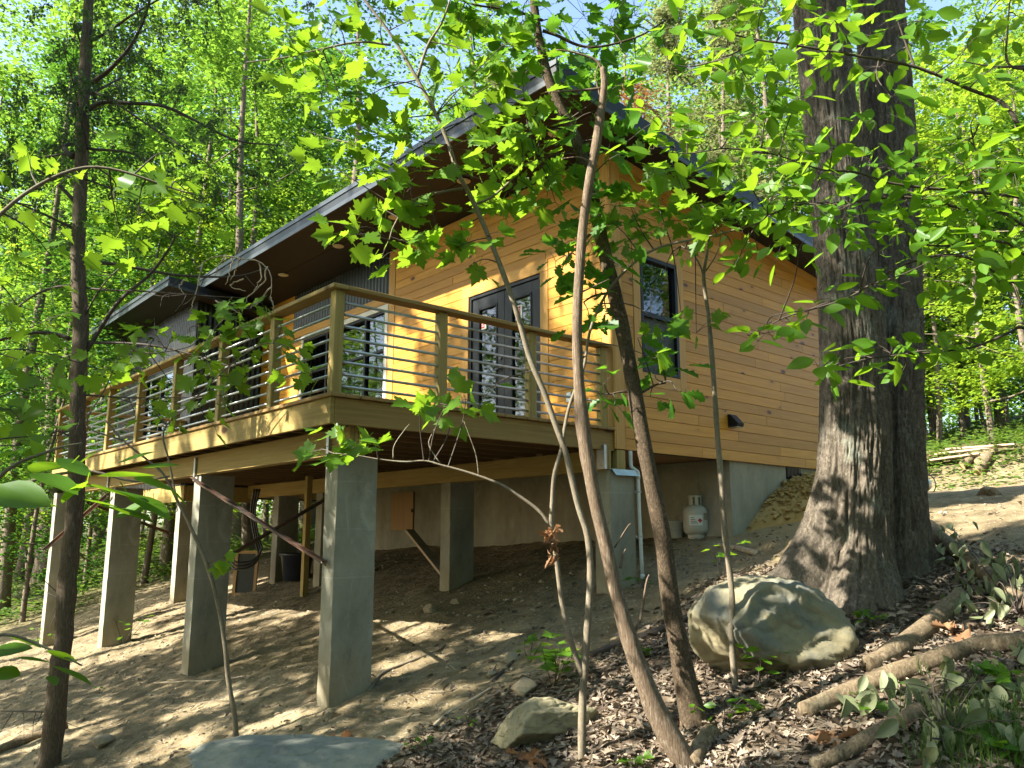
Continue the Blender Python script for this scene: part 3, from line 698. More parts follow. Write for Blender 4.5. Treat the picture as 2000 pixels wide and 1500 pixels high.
# french door
fd = MB()
fd.bbox(D-0.01, D+0.09, DY0, DY0+0.045, 0.01, DZ, 0.003); fd.bbox(D-0.01, D+0.09, DY1-0.045, DY1, 0.01, DZ, 0.003); fd.bbox(D-0.01, D+0.09, DY0+0.045, DY1-0.045, DZ-0.045, DZ, 0.003)
fdo = fd.build('french_door', M['black'], cabin)
ym = (DY0+DY1)/2
for (a, b_, sgn) in ((DY0+0.047, ym-0.002, 1), (ym+0.002, DY1-0.047, -1)):
    l = MB(); st_ = 0.135
    ga, gb, gc, gd = a+st_, b_-st_, 0.27, DZ-0.047-0.15
    for (p, q, c0, d_) in ((a, ga, 0.015, DZ-0.047), (gb, b_, 0.015, DZ-0.047), (ga, gb, 0.015, gc), (ga, gb, gd, DZ-0.047)): l.bbox(D+0.012, D+0.056, p, q, c0, d_, 0.003)
    for (p, q, c0, d_) in ((ga, ga+0.03, gc, gd), (gb-0.03, gb, gc, gd), (ga+0.03, gb-0.03, gc, gc+0.03), (ga+0.03, gb-0.03, gd-0.03, gd)): l.bbox(D+0.0, D+0.05, p, q, c0, d_, 0.008)
    l.build('door_leaf', M['black'], fdo)
    l = MB(); l.box(D+0.03, D+0.036, ga+0.03, gb-0.03, gc+0.03, gd-0.03); l.build('pane', M['glass'], fdo)
    k = MB(); yy = gb-0.02 if sgn > 0 else ga+0.02; yy = b_-0.07 if sgn > 0 else a+0.07
    k.lathe([(0.028, 0), (0.028, -0.012), (0.012, -0.014), (0.012, -0.04)], (D+0.012, yy, 0.96), 14, axis=0); k.bar((D-0.026, yy, 0.96), (D-0.026, yy-0.1*(1 if sgn > 0 else -1), 0.955), 0.016, 0.02)
    k.build('handle', M['rubber'], fdo)
    k = MB(); k.lathe([(0.026, 0), (0.026, -0.014)], (D+0.012, yy, 1.10), 14, axis=0); k.build('deadbolt', M['rubber'], fdo)
    s = MB(); cy_ = (ga+gb)/2+(0.05 if sgn > 0 else 0.10)
    s.box(D+0.026, D+0.029, cy_-0.045, cy_+0.055, 1.56, 1.74, 0); s.box(D+0.0235, D+0.0258, cy_-0.01, cy_+0.052, 1.575, 1.725, 1)
    for j in range(4): s.box(D+0.022, D+0.0234, cy_+0.0, cy_+0.042, 1.60+0.028*j, 1.612+0.028*j, 0)
    s.build('sticker', [M['paper'], M['red']], fdo)
t = MB(); t.bbox(D-0.026, D-0.001, DY0-0.14, DY0-0.001, 0, DZ+0.001, 0.003); t.build('casing', M['trim_z'], fdo)
t = MB(); t.bbox(D-0.026, D-0.001, DY1+0.001, DY1+0.14, 0, DZ+0.001, 0.003); t.build('casing', M['trim_z'], fdo)
t = MB(); t.bbox(D-0.026, D-0.001, DY0-0.14, DY1+0.14, DZ+0.003, DZ+0.155, 0.003); t.build('casing', M['trim_y'], fdo)
# wing window with blue film
s = MB()
for (a, b_, c0, d_) in ((W2[0], W2[0]+0.06, W2[2], W2[3]), (W2[1]-0.06, W2[1], W2[2], W2[3]), (W2[0]+0.06, W2[1]-0.06, W2[2], W2[2]+0.06), (W2[0]+0.06, W2[1]-0.06, W2[3]-0.06, W2[3]), (10.9, 10.96, W2[2]+0.06, W2[3]-0.06)): s.bbox(X2-0.03, X2+0.06, a, b_, c0, d_, 0.003)
ww = s.build('window', M['black'], cabin)
s = MB(); s.box(X2+0.01, X2+0.015, W2[0]+0.06, W2[1]-0.06, W2[2]+0.06, W2[3]-0.06); s.build('pane', M['glass'], ww)
s = MB(); s.box(X2+0.025, X2+0.028, W2[0]+0.06, W2[1]-0.06, W2[2]+0.35, W2[3]-0.06); s.build('protective_film', M['bluefilm'], ww)
# outdoor fittings
s = MB(); s.prism([(5.60, -0.021, 0.19), (5.60, -0.021, 0.35), (5.60, -0.055, 0.35), (5.60, -0.165, 0.23), (5.60, -0.15, 0.19)], (0.14, 0, 0)); wlm = s.build('wall_light', M['black'], cabin)
s = MB(); s.box(5.615, 5.725, -0.145, -0.03, 0.182, 0.1885); s.build('lens', M['paper'], wlm)
s = MB(); s.lathe([(0.05, 0), (0.05, -0.006)], (7.92, -0.021, -0.16), 12, axis=1); s.tube([(7.92, -0.02, -0.16), (7.92, -0.10, -0.16), (7.92, -0.13, -0.21)], [0.016, 0.018, 0.014], 8); s.lathe([(0.034, 0), (0.034, 0.01)], (7.92, -0.09, -0.125), 10); s.tube([(7.92, -0.09, -0.15), (7.92, -0.09, -0.115)], 0.008, 6)
s.build('hose_tap', M['flash'], cabin)
s = MB(); s.bbox(D-0.045, D-0.02, 0.62, 0.70, 0.36, 0.48, 0.006); s.build('outlet_box', M['galv'], cabin)

# ------------------------------------------------------------------ deck
LY = 9.42
deck = thing('deck', 'raised timber deck with galvanised pipe railings round two sides of the cabin', 'deck', (1.7, 4.7, -0.46))
x = -0.024; k = 0
while x < D-0.05:
    w = min(0.139, D-0.03-x); m_ = MB(); r_ = random.Random(k)
    m_.bbox(x, x+w, -0.028-r_.uniform(0, 0.012), (LY+0.02 if x < X2-0.15 else 9.15), -0.033, 0.0, 0.005); m_.build('deck_board', M['deckboard'], deck); x += w+0.006; k += 1
m_ = MB(); m_.bbox(-0.001, 0.037, 0.001, LY, -0.255, -0.036, 0.003); m_.build('long_fascia', M['treated_y'], deck)
m_ = MB(); m_.bbox(0.039, D-0.012, 0.001, 0.039, -0.255, -0.036, 0.003); m_.build('end_fascia', M['treated_x'], deck)
m_ = MB(); m_.bbox(0.039, X2-0.04, LY-0.04, LY-0.001, -0.255, -0.036, 0.003); m_.build('end_fascia', M['treated_x'], deck)
y = 0.42
while y < LY-0.2:
    m_ = MB(); m_.box(0.039, 3.44 if y < 9.1 else 2.1, y, y+0.038, -0.245, -0.036); m_.build('joist', M['joist'], deck); y += 0.405
for (a, b_) in ((0.25, 0.286), (0.29, 0.326), (0.33, 0.366)):
    m_ = MB(); m_.bbox(a, b_, 0.10, LY-0.02, -0.475, -0.247, 0.002); m_.build('beam', M['treated_y'], deck)
for (a, b_) in ((3.30, 3.338), (3.342, 3.38)):
    m_ = MB(); m_.bbox(a, b_, -0.02, 9.15, -0.475, -0.247, 0.002); m_.build('beam', M['treated_y'], deck)
for (px_, py_) in ((0.228, 3.56), (0.228, 0.44), (0.228, 6.98)):
    m_ = MB(); m_.box(px_-0.004, px_+0.021, py_-0.02, py_+0.02, -0.50, -0.28); m_.build('strap', M['galv'], deck)
m_ = MB(); m_.bbox(D+0.005, D+0.145, -0.02, 0.06, -0.46, -0.24, 0.003); m_.build('stub_post', M['treated_z'], deck)
m_ = MB(); m_.box(3.26, 3.298, -0.03, 0.08, -0.46, -0.20); m_.build('strap', M['galv'], deck)
RY = [0.06, 1.22, 2.47, 3.84, 5.17, 6.5, 7.85, 9.37]
RX = [1.15, 2.28, 3.34]
posts = [(0.06, yy) for yy in RY]+[(xx, 0.06) for xx in RX]+[(2.07, 9.37)]
for (xx, yy) in posts:
    m_ = MB(); m_.bbox(xx-0.045, xx+0.045, yy-0.045, yy+0.045, 0.001, 0.888, 0.006); m_.build('rail_post', M['treated_z'], deck)
m_ = MB(); m_.bbox(-0.03, 0.115, -0.03, LY+0.02, 0.89, 0.928, 0.005); m_.build('top_rail', M['treated_y'], deck)
m_ = MB(); m_.bbox(0.117, 3.42, -0.03, 0.115, 0.89, 0.928, 0.005); m_.build('top_rail', M['treated_x'], deck)
m_ = MB(); m_.bbox(0.117, X2-0.04, LY-0.12, LY+0.02, 0.89, 0.928, 0.005); m_.build('top_rail', M['treated_x'], deck)
for j in range(8):
    z_ = 0.065+0.1035*j
    m_ = MB(); m_.tube([(0.06, 0.09, z_), (0.06, 4.5, z_), (0.06, 9.37, z_)], 0.0125, 8); m_.build('pipe_rod', M['galv'], deck, True)
    m_ = MB(); m_.tube([(0.09, 0.06, z_+0.008), (1.5, 0.06, z_+0.008), (3.33, 0.06, z_+0.008)], 0.0125, 8); m_.build('pipe_rod', M['galv'], deck, True)
    m_ = MB(); m_.tube([(0.09, 9.37, z_), (1.0, 9.37, z_), (2.06, 9.37, z_)], 0.0125, 8); m_.build('pipe_rod', M['galv'], deck, True)

# ------------------------------------------------------------------ piers and what hangs about them
def rough_box(mb, x0, x1, y0, y1, z0, z1, amp=0.004, res=0.05, seed=0, ch=0.012):
    for a in range(3):
        lo = [x0, y0, z0]; hi = [x1, y1, z1]; b_, c_ = [(1, 2), (2, 0), (0, 1)][a]
        nb, nc = max(2, int((hi[b_]-lo[b_])/res)), max(2, int((hi[c_]-lo[c_])/res))
        for sgn in (0, 1):
            B, C_ = np.meshgrid(np.linspace(lo[b_], hi[b_], nb), np.linspace(lo[c_], hi[c_], nc))
            P = np.zeros(B.shape+(3,)); P[..., a] = hi[a] if sgn else lo[a]; P[..., b_] = B; P[..., c_] = C_
            Q = P.copy()
            for e in range(3):
                Q[..., e] += amp*fbm(P*7+e*31, 3, seed+e)
            eb = (P[..., b_] < lo[b_]+1e-6) | (P[..., b_] > hi[b_]-1e-6); 
            ctr = np.array([(x0+x1)/2, (y0+y1)/2, (z0+z1)/2])
            if a != 2:
                h = b_ if b_ != 2 else c_
                ed = (np.abs(P[..., h]-lo[h]) < 1e-6) | (np.abs(P[..., h]-hi[h]) < 1e-6)
                Q[..., a] += np.where(ed, (-ch if sgn else ch)*0.6, 0); Q[..., h] += np.where(ed, np.where(P[..., h] < ctr[h], ch, -ch)*0.6, 0)
            vs = Q.reshape(-1, 3); r, c2 = B.shape
            fs = [(i*c2+j, i*c2+j+1, (i+1)*c2+j+1, (i+1)*c2+j) for i in range(r-1) for j in range(c2-1)]
            if not sgn: fs = [q[::-1] for q in fs]
            mb.add(vs, fs)
    return mb
PIER = [(0.27, 0.33, 'grey cement pier under the front corner of the deck, largest of the row'),
        (0.27, 3.46, 'grey cement pier behind the leaning bare vine stem, second along the deck'),
        (0.30, 6.86, 'sunlit cement pier just right of the cedar trunk'),
        (0.06, 9.20, 'slim sunlit cement pier left of the cedar trunk'),
        (3.32, -0.05, 'cement pier under the cabin corner with a white pipe down its side'),
        (3.28, 2.72, 'unlit cement pier standing alone in the shade under the deck'),
        (2.08, 9.22, 'narrow cement pier with one bright edge under the dark wing'),
        (3.32, 7.85, 'dark cement pier beside the hanging black hoses'),
        (3.32, 6.25, 'dark cement pier behind the pale timber post under the deck')]
for i, (x_, y_, lb) in enumerate(PIER):
    top = -0.477 if i not in (4, 6) else (-0.462 if i == 4 else -0.565)
    b0 = gz(x_+0.2, y_+0.1)-0.35
    m_ = rough_box(MB(), x_, x_+0.41, y_, y_+(0.22 if i != 4 else 0.24), b0, top, 0.005, 0.05, i*3)
    o = m_.build('concrete_pier', M['stucco'], None, True, loc=(x_+0.2, y_+0.1, b0+0.35))
    mod = o.modifiers.new('edges', 'EDGE_SPLIT'); mod.split_angle = rad(40)
    tag(o, lb, 'pier', 'concrete piers under the deck')
    if i == 4:
        f = MB(); f.prism([(3.335, -0.07, -0.459), (3.74, -0.07, -0.459), (3.76, -0.10, -0.52), (3.37, -0.10, -0.525)], (0, 0.006, 0)); f.box(3.31, 3.74, -0.065, 0.20, -0.459, -0.455)
        f.build('cap_flashing', M['flash'], o)
s = MB(); s.tube(smoothpath([(3.70, -0.02, -0.24), (3.70, -0.02, -0.36), (3.70, -0.03, -0.42), (3.745, -0.07, -0.47), (3.75, -0.075, -0.52), (3.752, -0.08, -1.0), (3.77, -0.085, -1.62)], 22), 0.021, 10)
s.lathe([(0.026, 0), (0.026, 0.05)], (3.75, -0.076, -0.55), 12); s.lathe([(0.026, 0), (0.026, 0.05)], (3.77, -0.085, -1.62), 12)
pp = s.build('drain_pipe', M['pvc'], None, True); tag(pp, 'thin white plastic pipe strapped to the pier under the cabin corner', 'pipe')
for zc in (-0.70, -1.18):
    f = MB(); f.lathe([(0.028, 0), (0.028, 0.018)], (3.754+(-0.7-zc)*0.02, -0.079, zc), 12); f.bar((3.70, -0.066, zc+0.01), (3.80, -0.066, zc+0.01), 0.004, 0.022); f.build('clip', M['galv'], pp)
def brace(a, b_, w, lb):
    a, b_ = np.array(a, float), np.array(b_, float); mb = MB(); t_ = (b_-a)/np.linalg.norm(b_-a)
    out = np.array([-1.0, 0, 0]) if abs(t_[1]) > 0.5 else np.array([0, -1.0, 0]); up_ = np.cross(t_, out); up_ *= np.sign(up_[2]) if up_[2] else 1
    mb.bar(a, b_, 0.007, w, up_); c_ = out*w/2+up_*(w/2-0.004)
    mb.bar(a+c_, b_+c_, w-0.009, 0.007, up_)
    o = mb.build('steel_brace', M['rust']); tag(o, lb, 'brace', 'diagonal steel braces between the piers')
    m2 = MB()
    for P in (a+t_*0.05, b_-t_*0.05):
        m2.lathe([(0.013, 0), (0.013, -0.012)], P+out*0.004, 6, axis=0 if abs(out[0]) > 0.5 else 1)
    m2.build('bolt', M['galv'], o)
brace((0.235, 3.60, -0.52), (0.235, 0.40, -1.39), 0.045, 'long dark angle iron brace bolted to the front corner pier')
brace((0.60, 3.42, -1.42), (2.62, 3.42, -0.27), 0.045, 'rusty red steel brace crossing behind the long dark one')
brace((0.03, 9.55, -1.42), (0.255, 6.95, -0.58), 0.045, 'rusty brace passing behind the cedar trunk between two sunlit piers')
brace((0.50, 9.1, -0.62), (1.95, 9.12, -1.15), 0.045, 'short rusty brace seen left of the brightest pier')

# ------------------------------------------------------------------ leaves
def half(pts):
    P = np.array(pts, float); return P
HALF = {
 'maple': half([(0, 0), (.16, -.09), (.40, -.06), (.31, .09), (.50, .15), (.47, .25), (.70, .45), (.53, .44), (.47, .55), (.26, .45), (.31, .68), (.18, .70), (0, 1.0)]),
 'oak': half([(0, 0), (.05, .12), (.17, .20), (.10, .30), (.29, .42), (.16, .52), (.37, .66), (.22, .75), (.25, .87), (.12, .93), (0, 1.0)]),
 'beech': half([(0, 0), (.12, .10), (.23, .27), (.27, .46), (.22, .67), (.11, .87), (0, 1.0)]),
 'oval': half([(0, 0), (.17, .18), (.24, .45), (.17, .75), (0, 1.0)]),
 'card': half([(0, 0), (.28, .42), (0, 1.0)]),
}
def leaves_mesh(name, kind, P, DIR, NRM, S, mats, parent=None, loc=None, fold=0.22, curl=0.12, petiole=0.0, jit=None):
    """one mesh of leaves: base points P, midrib directions DIR, upper sides NRM, lengths S"""
    h = HALF[kind]; k = len(h); n = len(P)
    DIR = DIR/(np.linalg.norm(DIR, axis=1)[:, None]+1e-9)
    X = np.cross(DIR, NRM); X /= np.linalg.norm(X, axis=1)[:, None]+1e-9; Z = np.cross(X, DIR)
    r = np.random.default_rng(int(abs(P[0].sum())*1000) % 99991)
    fo = fold*(0.5+r.random(n))[:, None]; cu = curl*(r.random(n)*1.6-0.3)[:, None]; wd = (0.85+0.3*r.random(n))[:, None]
    if kind == 'card':
        loc4 = np.array([[0, 0], [.30, .45], [0, 1], [-.30, .45]])
        lx = loc4[:, 0][None]*wd; ly = np.repeat(loc4[:, 1][None], n, 0); lz = np.abs(lx)*fo-cu*ly*ly
        V = P[:, None]+S[:, None, None]*(lx[..., None]*X[:, None]+ly[..., None]*DIR[:, None]+lz[..., None]*Z[:, None])
        F = np.arange(n*4).reshape(n, 4)
        return link(name, V.reshape(-1, 3), F, mats, parent, False, loc)
    out = h[1:-1]
    pts = np.vstack([h, np.stack([-out[::-1, 0], out[::-1, 1]], 1)]); m = len(pts)
    lx = pts[:, 0][None]*wd; ly = np.repeat(pts[:, 1][None], n, 0); lz = np.abs(lx)*fo-cu*ly*ly-0.25*cu*lx*lx
    V = P[:, None]+S[:, None, None]*(lx[..., None]*X[:, None]+ly[..., None]*DIR[:, None]+lz[..., None]*Z[:, None])
    V = V.reshape(-1, 3)
    right = list(range(0, k)); left = [0, k-1]+list(range(k, m))
    base = np.arange(n)*m
    ncorn = len(right)+len(left)
    me = bpy.data.meshes.new(name)
    off = rootloc(parent) if parent is not None else (np.array(loc, float) if loc is not None else P.mean(0))
    nv = len(V); extra = None
    loops = (base[:, None]+np.array(right[::1]+left)[None]).ravel()
    tot = np.tile([len(right), len(left)], n)
    if petiole:
        w = 0.012
        q0 = P-DIR*(S*petiole)[:, None]+NRM*(S*0.10)[:, None]
        pv = np.stack([q0-X*(S*w)[:, None], q0+X*(S*w)[:, None], P+X*(S*w)[:, None], P-X*(S*w)[:, None]], 1).reshape(-1, 3)
        V = np.vstack([V, pv]); loops = np.concatenate([loops, np.arange(nv, nv+4*n)]); tot = np.concatenate([tot, np.full(n, 4)])
    V = V-off
    me.vertices.add(len(V)); me.vertices.foreach_set('co', V.astype(np.float32).ravel())
    me.loops.add(len(loops)); me.loops.foreach_set('vertex_index', loops.astype(np.int32))
    me.polygons.add(len(tot)); me.polygons.foreach_set('loop_start', np.concatenate([[0], np.cumsum(tot)[:-1]]).astype(np.int32))
    me.update(calc_edges=True); me.validate()
    for mm in (mats if isinstance(mats, (list, tuple)) else [mats]): me.materials.append(mm)
    o = bpy.data.objects.new(name, me); COL.objects.link(o)
    if parent is not None: o.parent = parent
    else: o.location = off
    return o
def rdir(n, r=None):
    v = (r or rng).normal(size=(n, 3)); return v/np.linalg.norm(v, axis=1)[:, None]
def flatleaf(n, droop=0.35, up=1.0, r=None):
    r = r or rng
    a = r.random(n)*2*math.pi; d = np.stack([np.cos(a), np.sin(a), -droop*(0.2+r.random(n)*1.3)], 1)
    nm = rdir(n, r)*0.55+np.array([0, 0, up]); return d/np.linalg.norm(d, axis=1)[:, None], nm

# ------------------------------------------------------------------ trees of the woods behind
def crown_pts(r, h0, h1, rad_, nclump, nleaf, spread=0.55, flat=0.45, shape='oval', gap=0.0):
    P = []
    for c in range(nclump):
        t = r.random()**0.9; z = h0+(h1-h0)*t
        if shape == 'oval': rr = rad_*math.sin(math.pi*min(0.98, 0.12+0.86*t))**0.7
        else: rr = rad_*(1.05-t)
        a = r.random()*2*math.pi; q = rr*math.sqrt(r.random()*0.9+0.1)
        ctr = np.array([q*math.cos(a), q*math.sin(a), z-0.12*q])
        s = spread*(0.6+0.8*r.random()); m = int(nleaf*(0.5+r.random()))
        g = r.normal(size=(m, 3))*np.array([s, s, s*flat])*0.6
        P.append(ctr+g)
    return np.vstack(P)
def limbs(mb, r, base, top, h0, h1, rad_, r0, n):
    base, top = np.array(base, float), np.array(top, float)
    for i in range(n):
        t = h0+(h1-h0)*(i+r.random())/n; P = base+(top-base)*t; L = rad_*(0.55+0.5*r.random())*(1.1-0.5*t); a = r.random()*2*math.pi
        q = P+np.array([math.cos(a)*L, math.sin(a)*L, L*(0.25+0.5*r.random())])
        mid = (P+q)/2+np.array([0, 0, -0.1*L])+r.normal(size=3)*0.08*L
        rr = r0*(1.05-t)*0.42
        mb.tube(smoothpath([P, mid, q], 7), np.linspace(rr, rr*0.2, 7), 5, False)
TREES = {}
def make_tree(key, name, label, cat, h, r0, crown, leafsize, mleaf, mbark, nl=10, lean=0.3, group=None, kind='card', seed=1, droop=0.35):
    r = np.random.default_rng(seed)
    t = thing(name, label, cat, (0, 0, 0), group)
    top = np.array([r.normal()*lean, r.normal()*lean, h]); base = np.array([0, 0, -0.6])
    path = smoothpath([base, top*0.35+r.normal(size=3)*np.array([.12, .12, 0])*lean*2, top*0.7+r.normal(size=3)*np.array([.2, .2, 0])*lean*2, top], 16)
    mb = MB(); rr = r0*(1-0.85*np.linspace(0, 1, 16)**1.1); rr[0] *= 1.5; rr[1] *= 1.12
    mb.tube(path, rr, 9, True, wob=0.12, seed=seed)
    limbs(mb, r, base, top, crown[0]/h*0.85, 0.95, crown[2], r0, nl)
    mb.build('trunk', mbark, t, True)
    P = crown_pts(r, *crown); P[:, :2] += (P[:, 2:3]/h)**1.2*top[None, :2]
    n = len(P); d, nm = flatleaf(n, droop, 0.8, r)
    S = leafsize*(0.65+0.7*r.random(n))
    leaves_mesh('crown', kind, P, d, nm, S, mleaf, t)
    TREES[key] = t
    return t
GB = 'leafy trees in the woods behind the cabin'
LT = 'tall leafy tree among the woods behind the cabin'
def HIDE(t):                                                     # put the first one where the caller says
    return t
SEEDS = [('a', 17, .19, (4.5, 17.5, 3.3, 95, 95, 0.62, 0.5), .15, 'lf_deep', 'bark_far'),
         ('b', 14, .14, (2.6, 14.5, 2.7, 90, 95, 0.58, 0.5), .14, 'lf_wood', 'bark_far'),
         ('c', 20, .25, (7.0, 20.5, 4.0, 110, 100, 0.75, 0.5), .17, 'lf_wood', 'bark_far'),
         ('d', 11, .09, (1.2, 11.5, 2.2, 85, 80, 0.5, 0.45), .13, 'lf_yellow', 'bark_far'),
         ('e', 8, .06, (0.6, 8.3, 1.9, 75, 75, 0.45, 0.4), .12, 'lf_deep', 'bark_far')]
for i, (k_, h, r0, cr, ls, ml, mb_) in enumerate(SEEDS):
    make_tree(k_, 'woodland_tree', LT, 'tree', h, r0, cr, ls, M[ml], M[mb_], 10, 0.5, GB, seed=20+i)
make_tree('pine', 'pine_tree', 'pale grey-green pine high behind the cabin roof', 'tree', 19, .2, (5, 19.5, 3.2, 120, 90, 0.5, 0.35, 'cone'), .16, M['lf_pine'], M['bark_far'], 14, 0.4, 'pale pines behind the roof', seed=41)
make_tree('brown', 'dead_leaved_tree', 'tree with dead rust brown foliage behind the roof peak', 'tree', 15, .16, (4, 15.5, 2.4, 80, 90, 0.5, 0.45), .15, M['lf_brown'], M['bark_far'], 12, 0.4, None, seed=43)
used = set()
def plant(key, x, y, sc=1.0, rot=None, label=None):
    rot = random.uniform(0, 6.28) if rot is None else rot
    src = TREES[key]; loc = (x, y, gz(x, y))
    if key not in used:
        used.add(key); src.location = loc; src.rotation_euler = (0, 0, rot); src.scale = (sc, sc, sc)
        if label: src['label'] = label
        return src
    return dup(src, loc, rot, sc, label)
def clear_of_house(x, y, m=1.8):
    return not (-2.5 < x < 9.5+m and -8 < y < 15+m)
def pix_dir(px): 
    r = ray(px, 1043.0); return r[:2]/math.hypot(r[0], r[1])*1.0
def fan(px, dist):
    r = ray(px, 1043.0); return CAM[0]+r[0]*dist, CAM[1]+r[1]*dist
# hand-placed ones first: (kind, px, depth, scale)
HAND = [('a', 668, 24, 1.05), ('b', 492, 21, 1.0), ('c', 410, 25, .8), ('b', 575, 25, .9), ('a', 330, 21, .85), ('c', 240, 27, .8), ('b', 120, 22, .9), ('a', 20, 19, .8), ('b', -90, 17, .9), ('c', 190, 36, 1), ('a', 60, 30, 1),
        ('d', 285, 19, .9), ('d', 520, 23, 1.0), ('e', 60, 17, .9), ('e', 175, 21, 1.1), ('d', -30, 22, 1), ('e', 330, 26, 1.2), ('d', 620, 27, 1.15),
        ('pine', 1330, 27, .95), ('pine', 1440, 24, .85), ('pine', 1530, 29, 1.0), ('brown', 1265, 22, .82), ('pine', 1010, 30, .95), ('a', 930, 27, .85), ('b', 1120, 25, .9),
        ('d', 1850, 25, 1.0), ('d', 1960, 22, 1.0), ('a', 1905, 30, 1.0), ('b', 1850, 33, 1.0), ('d', 2060, 21, 1.1), ('e', 1990, 27, 1.3), ('d', 1905, 27, 1.0), ('b', 2090, 27, 1.0), ('pine', 1650, 33, 1.0), ('a', 1760, 30, .9), ('e', 1840, 30, 1.3), ('e', 1930, 34, 1.4), ('c', 1980, 40, 1), ('c', 1800, 44, 1), ('c', 2110, 38, 1)]
HAND += [('c', 90, 27, 1.1), ('c', 330, 30, 1.15), ('c', 470, 31, 1.1), ('a', 560, 32, 1.2), ('c', 20, 34, 1.2), ('c', 250, 40, 1.3), ('b', 400, 19, 1.1), ('c', 610, 38, 1.2), ('c', 1020, 36, 1.1), ('c', 1200, 38, 1.2)]
for (k_, px, dd_, sc) in HAND:
    x_, y_ = fan(px, dd_); plant(k_, x_, y_, sc)
r_ = random.Random(5)
cnt = 0
while cnt < 110:
    px, dd_ = r_.uniform(-260, 2250), r_.uniform(24, 62)
    x_, y_ = fan(px, dd_)
    if not clear_of_house(x_, y_): continue
    if 640 < px < 860 and dd_ < 50: continue
    plant(r_.choice('aabbccde'), x_, y_, r_.uniform(0.75, 1.1)); cnt += 1
r_ = random.Random(9)                                            # the wood goes on round the clearing
for (xa, xb, ya, yb, m_) in ((-15, -3, 21, 34, 12), (11, 27, -22, -9, 12), (-24, 12, -30, -13, 40), (-32, -17, -13, 3, 20), (-14, -6, -22, -11, 8)):
    for k in range(m_): plant(r_.choice('aabbcde'), r_.uniform(xa, xb), r_.uniform(ya, yb), r_.uniform(.8, 1.1))
# far wood that reads as one mass
r2 = np.random.default_rng(77); Pl = []
for k in range(330):
    px = r2.uniform(-500, 2500); dd_ = r2.uniform(60, 95); x_, y_ = fan(px, dd_); zz = gz(x_, y_)
    hh = r2.uniform(10, 20) if not 600 < px < 900 else r2.uniform(5, 9)
    q = r2.normal(size=(420, 3))*np.array([2.4, 2.4, hh*0.3]); Pl.append(q+np.array([x_, y_, zz+hh*0.48]))
for k in range(150):
    a_ = r2.uniform(2.55, 5.75); dd_ = r2.uniform(30, 48); x_, y_ = CAM[0]+dd_*math.cos(a_), CAM[1]+dd_*math.sin(a_)
    if math.cos(a_-2.756) > 0.86: continue
    q = r2.normal(size=(420, 3))*np.array([2.4, 2.4, 3.6]); Pl.append(q+np.array([x_, y_, gz(x_, y_)+5.5]))
Pl = np.vstack(Pl); n = len(Pl); d_, nm_ = flatleaf(n, 0.3, 0.8, r2)
o = leaves_mesh('far_forest', 'card', Pl, d_, nm_, 0.42*(0.6+0.8*r2.random(n)), M['lf_wood'], loc=Pl.mean(0)); tag(o, kind='stuff')
o['label'] = 'green mass of woodland far behind the cabin'; o['category'] = 'woodland'

# undergrowth of the forest floor
Pl = []; r2 = np.random.default_rng(12)
for k in range(2600):
    px = r2.uniform(-150, 2150); dd_ = 13+r2.random()**1.6*42; x_, y_ = fan(px, dd_)
    fm = float(forest_mask(np.array([x_]), np.array([y_]))[0])
    if r2.random() > fm or (1.5 < x_ < 9.3 and -1 < y_ < 14.2): continue
    hh = r2.uniform(0.08, 0.5)*(1 if r2.random() < 0.85 else 2.0)
    m = 55; q = r2.normal(size=(m, 3))*np.array([0.35, 0.35, 0.3*hh])
    q[:, 2] = np.abs(q[:, 2])*1.6; b_ = np.array([x_, y_, gz(x_, y_)]); Pl.append(b_+q)
for k in range(230):
    x_, y_ = r2.uniform(18.4, 21.6), r2.uniform(-6, 7)
    q = r2.normal(size=(40, 3))*np.array([0.24, 0.24, 0.10]); q[:, 2] = np.abs(q[:, 2])*r2.uniform(.5, 2.2); Pl.append(q+np.array([x_, y_, gz(x_, y_)]))
Pl = np.vstack(Pl); n = len(Pl); d_, nm_ = flatleaf(n, 0.1, 1.0, r2)
o = leaves_mesh('undergrowth', 'card', Pl, d_, nm_, 0.13*(0.6+0.8*r2.random(n)), M['lf_floor'], loc=Pl.mean(0)); tag(o, 'low green undergrowth covering the forest floor', 'undergrowth', kind='stuff')

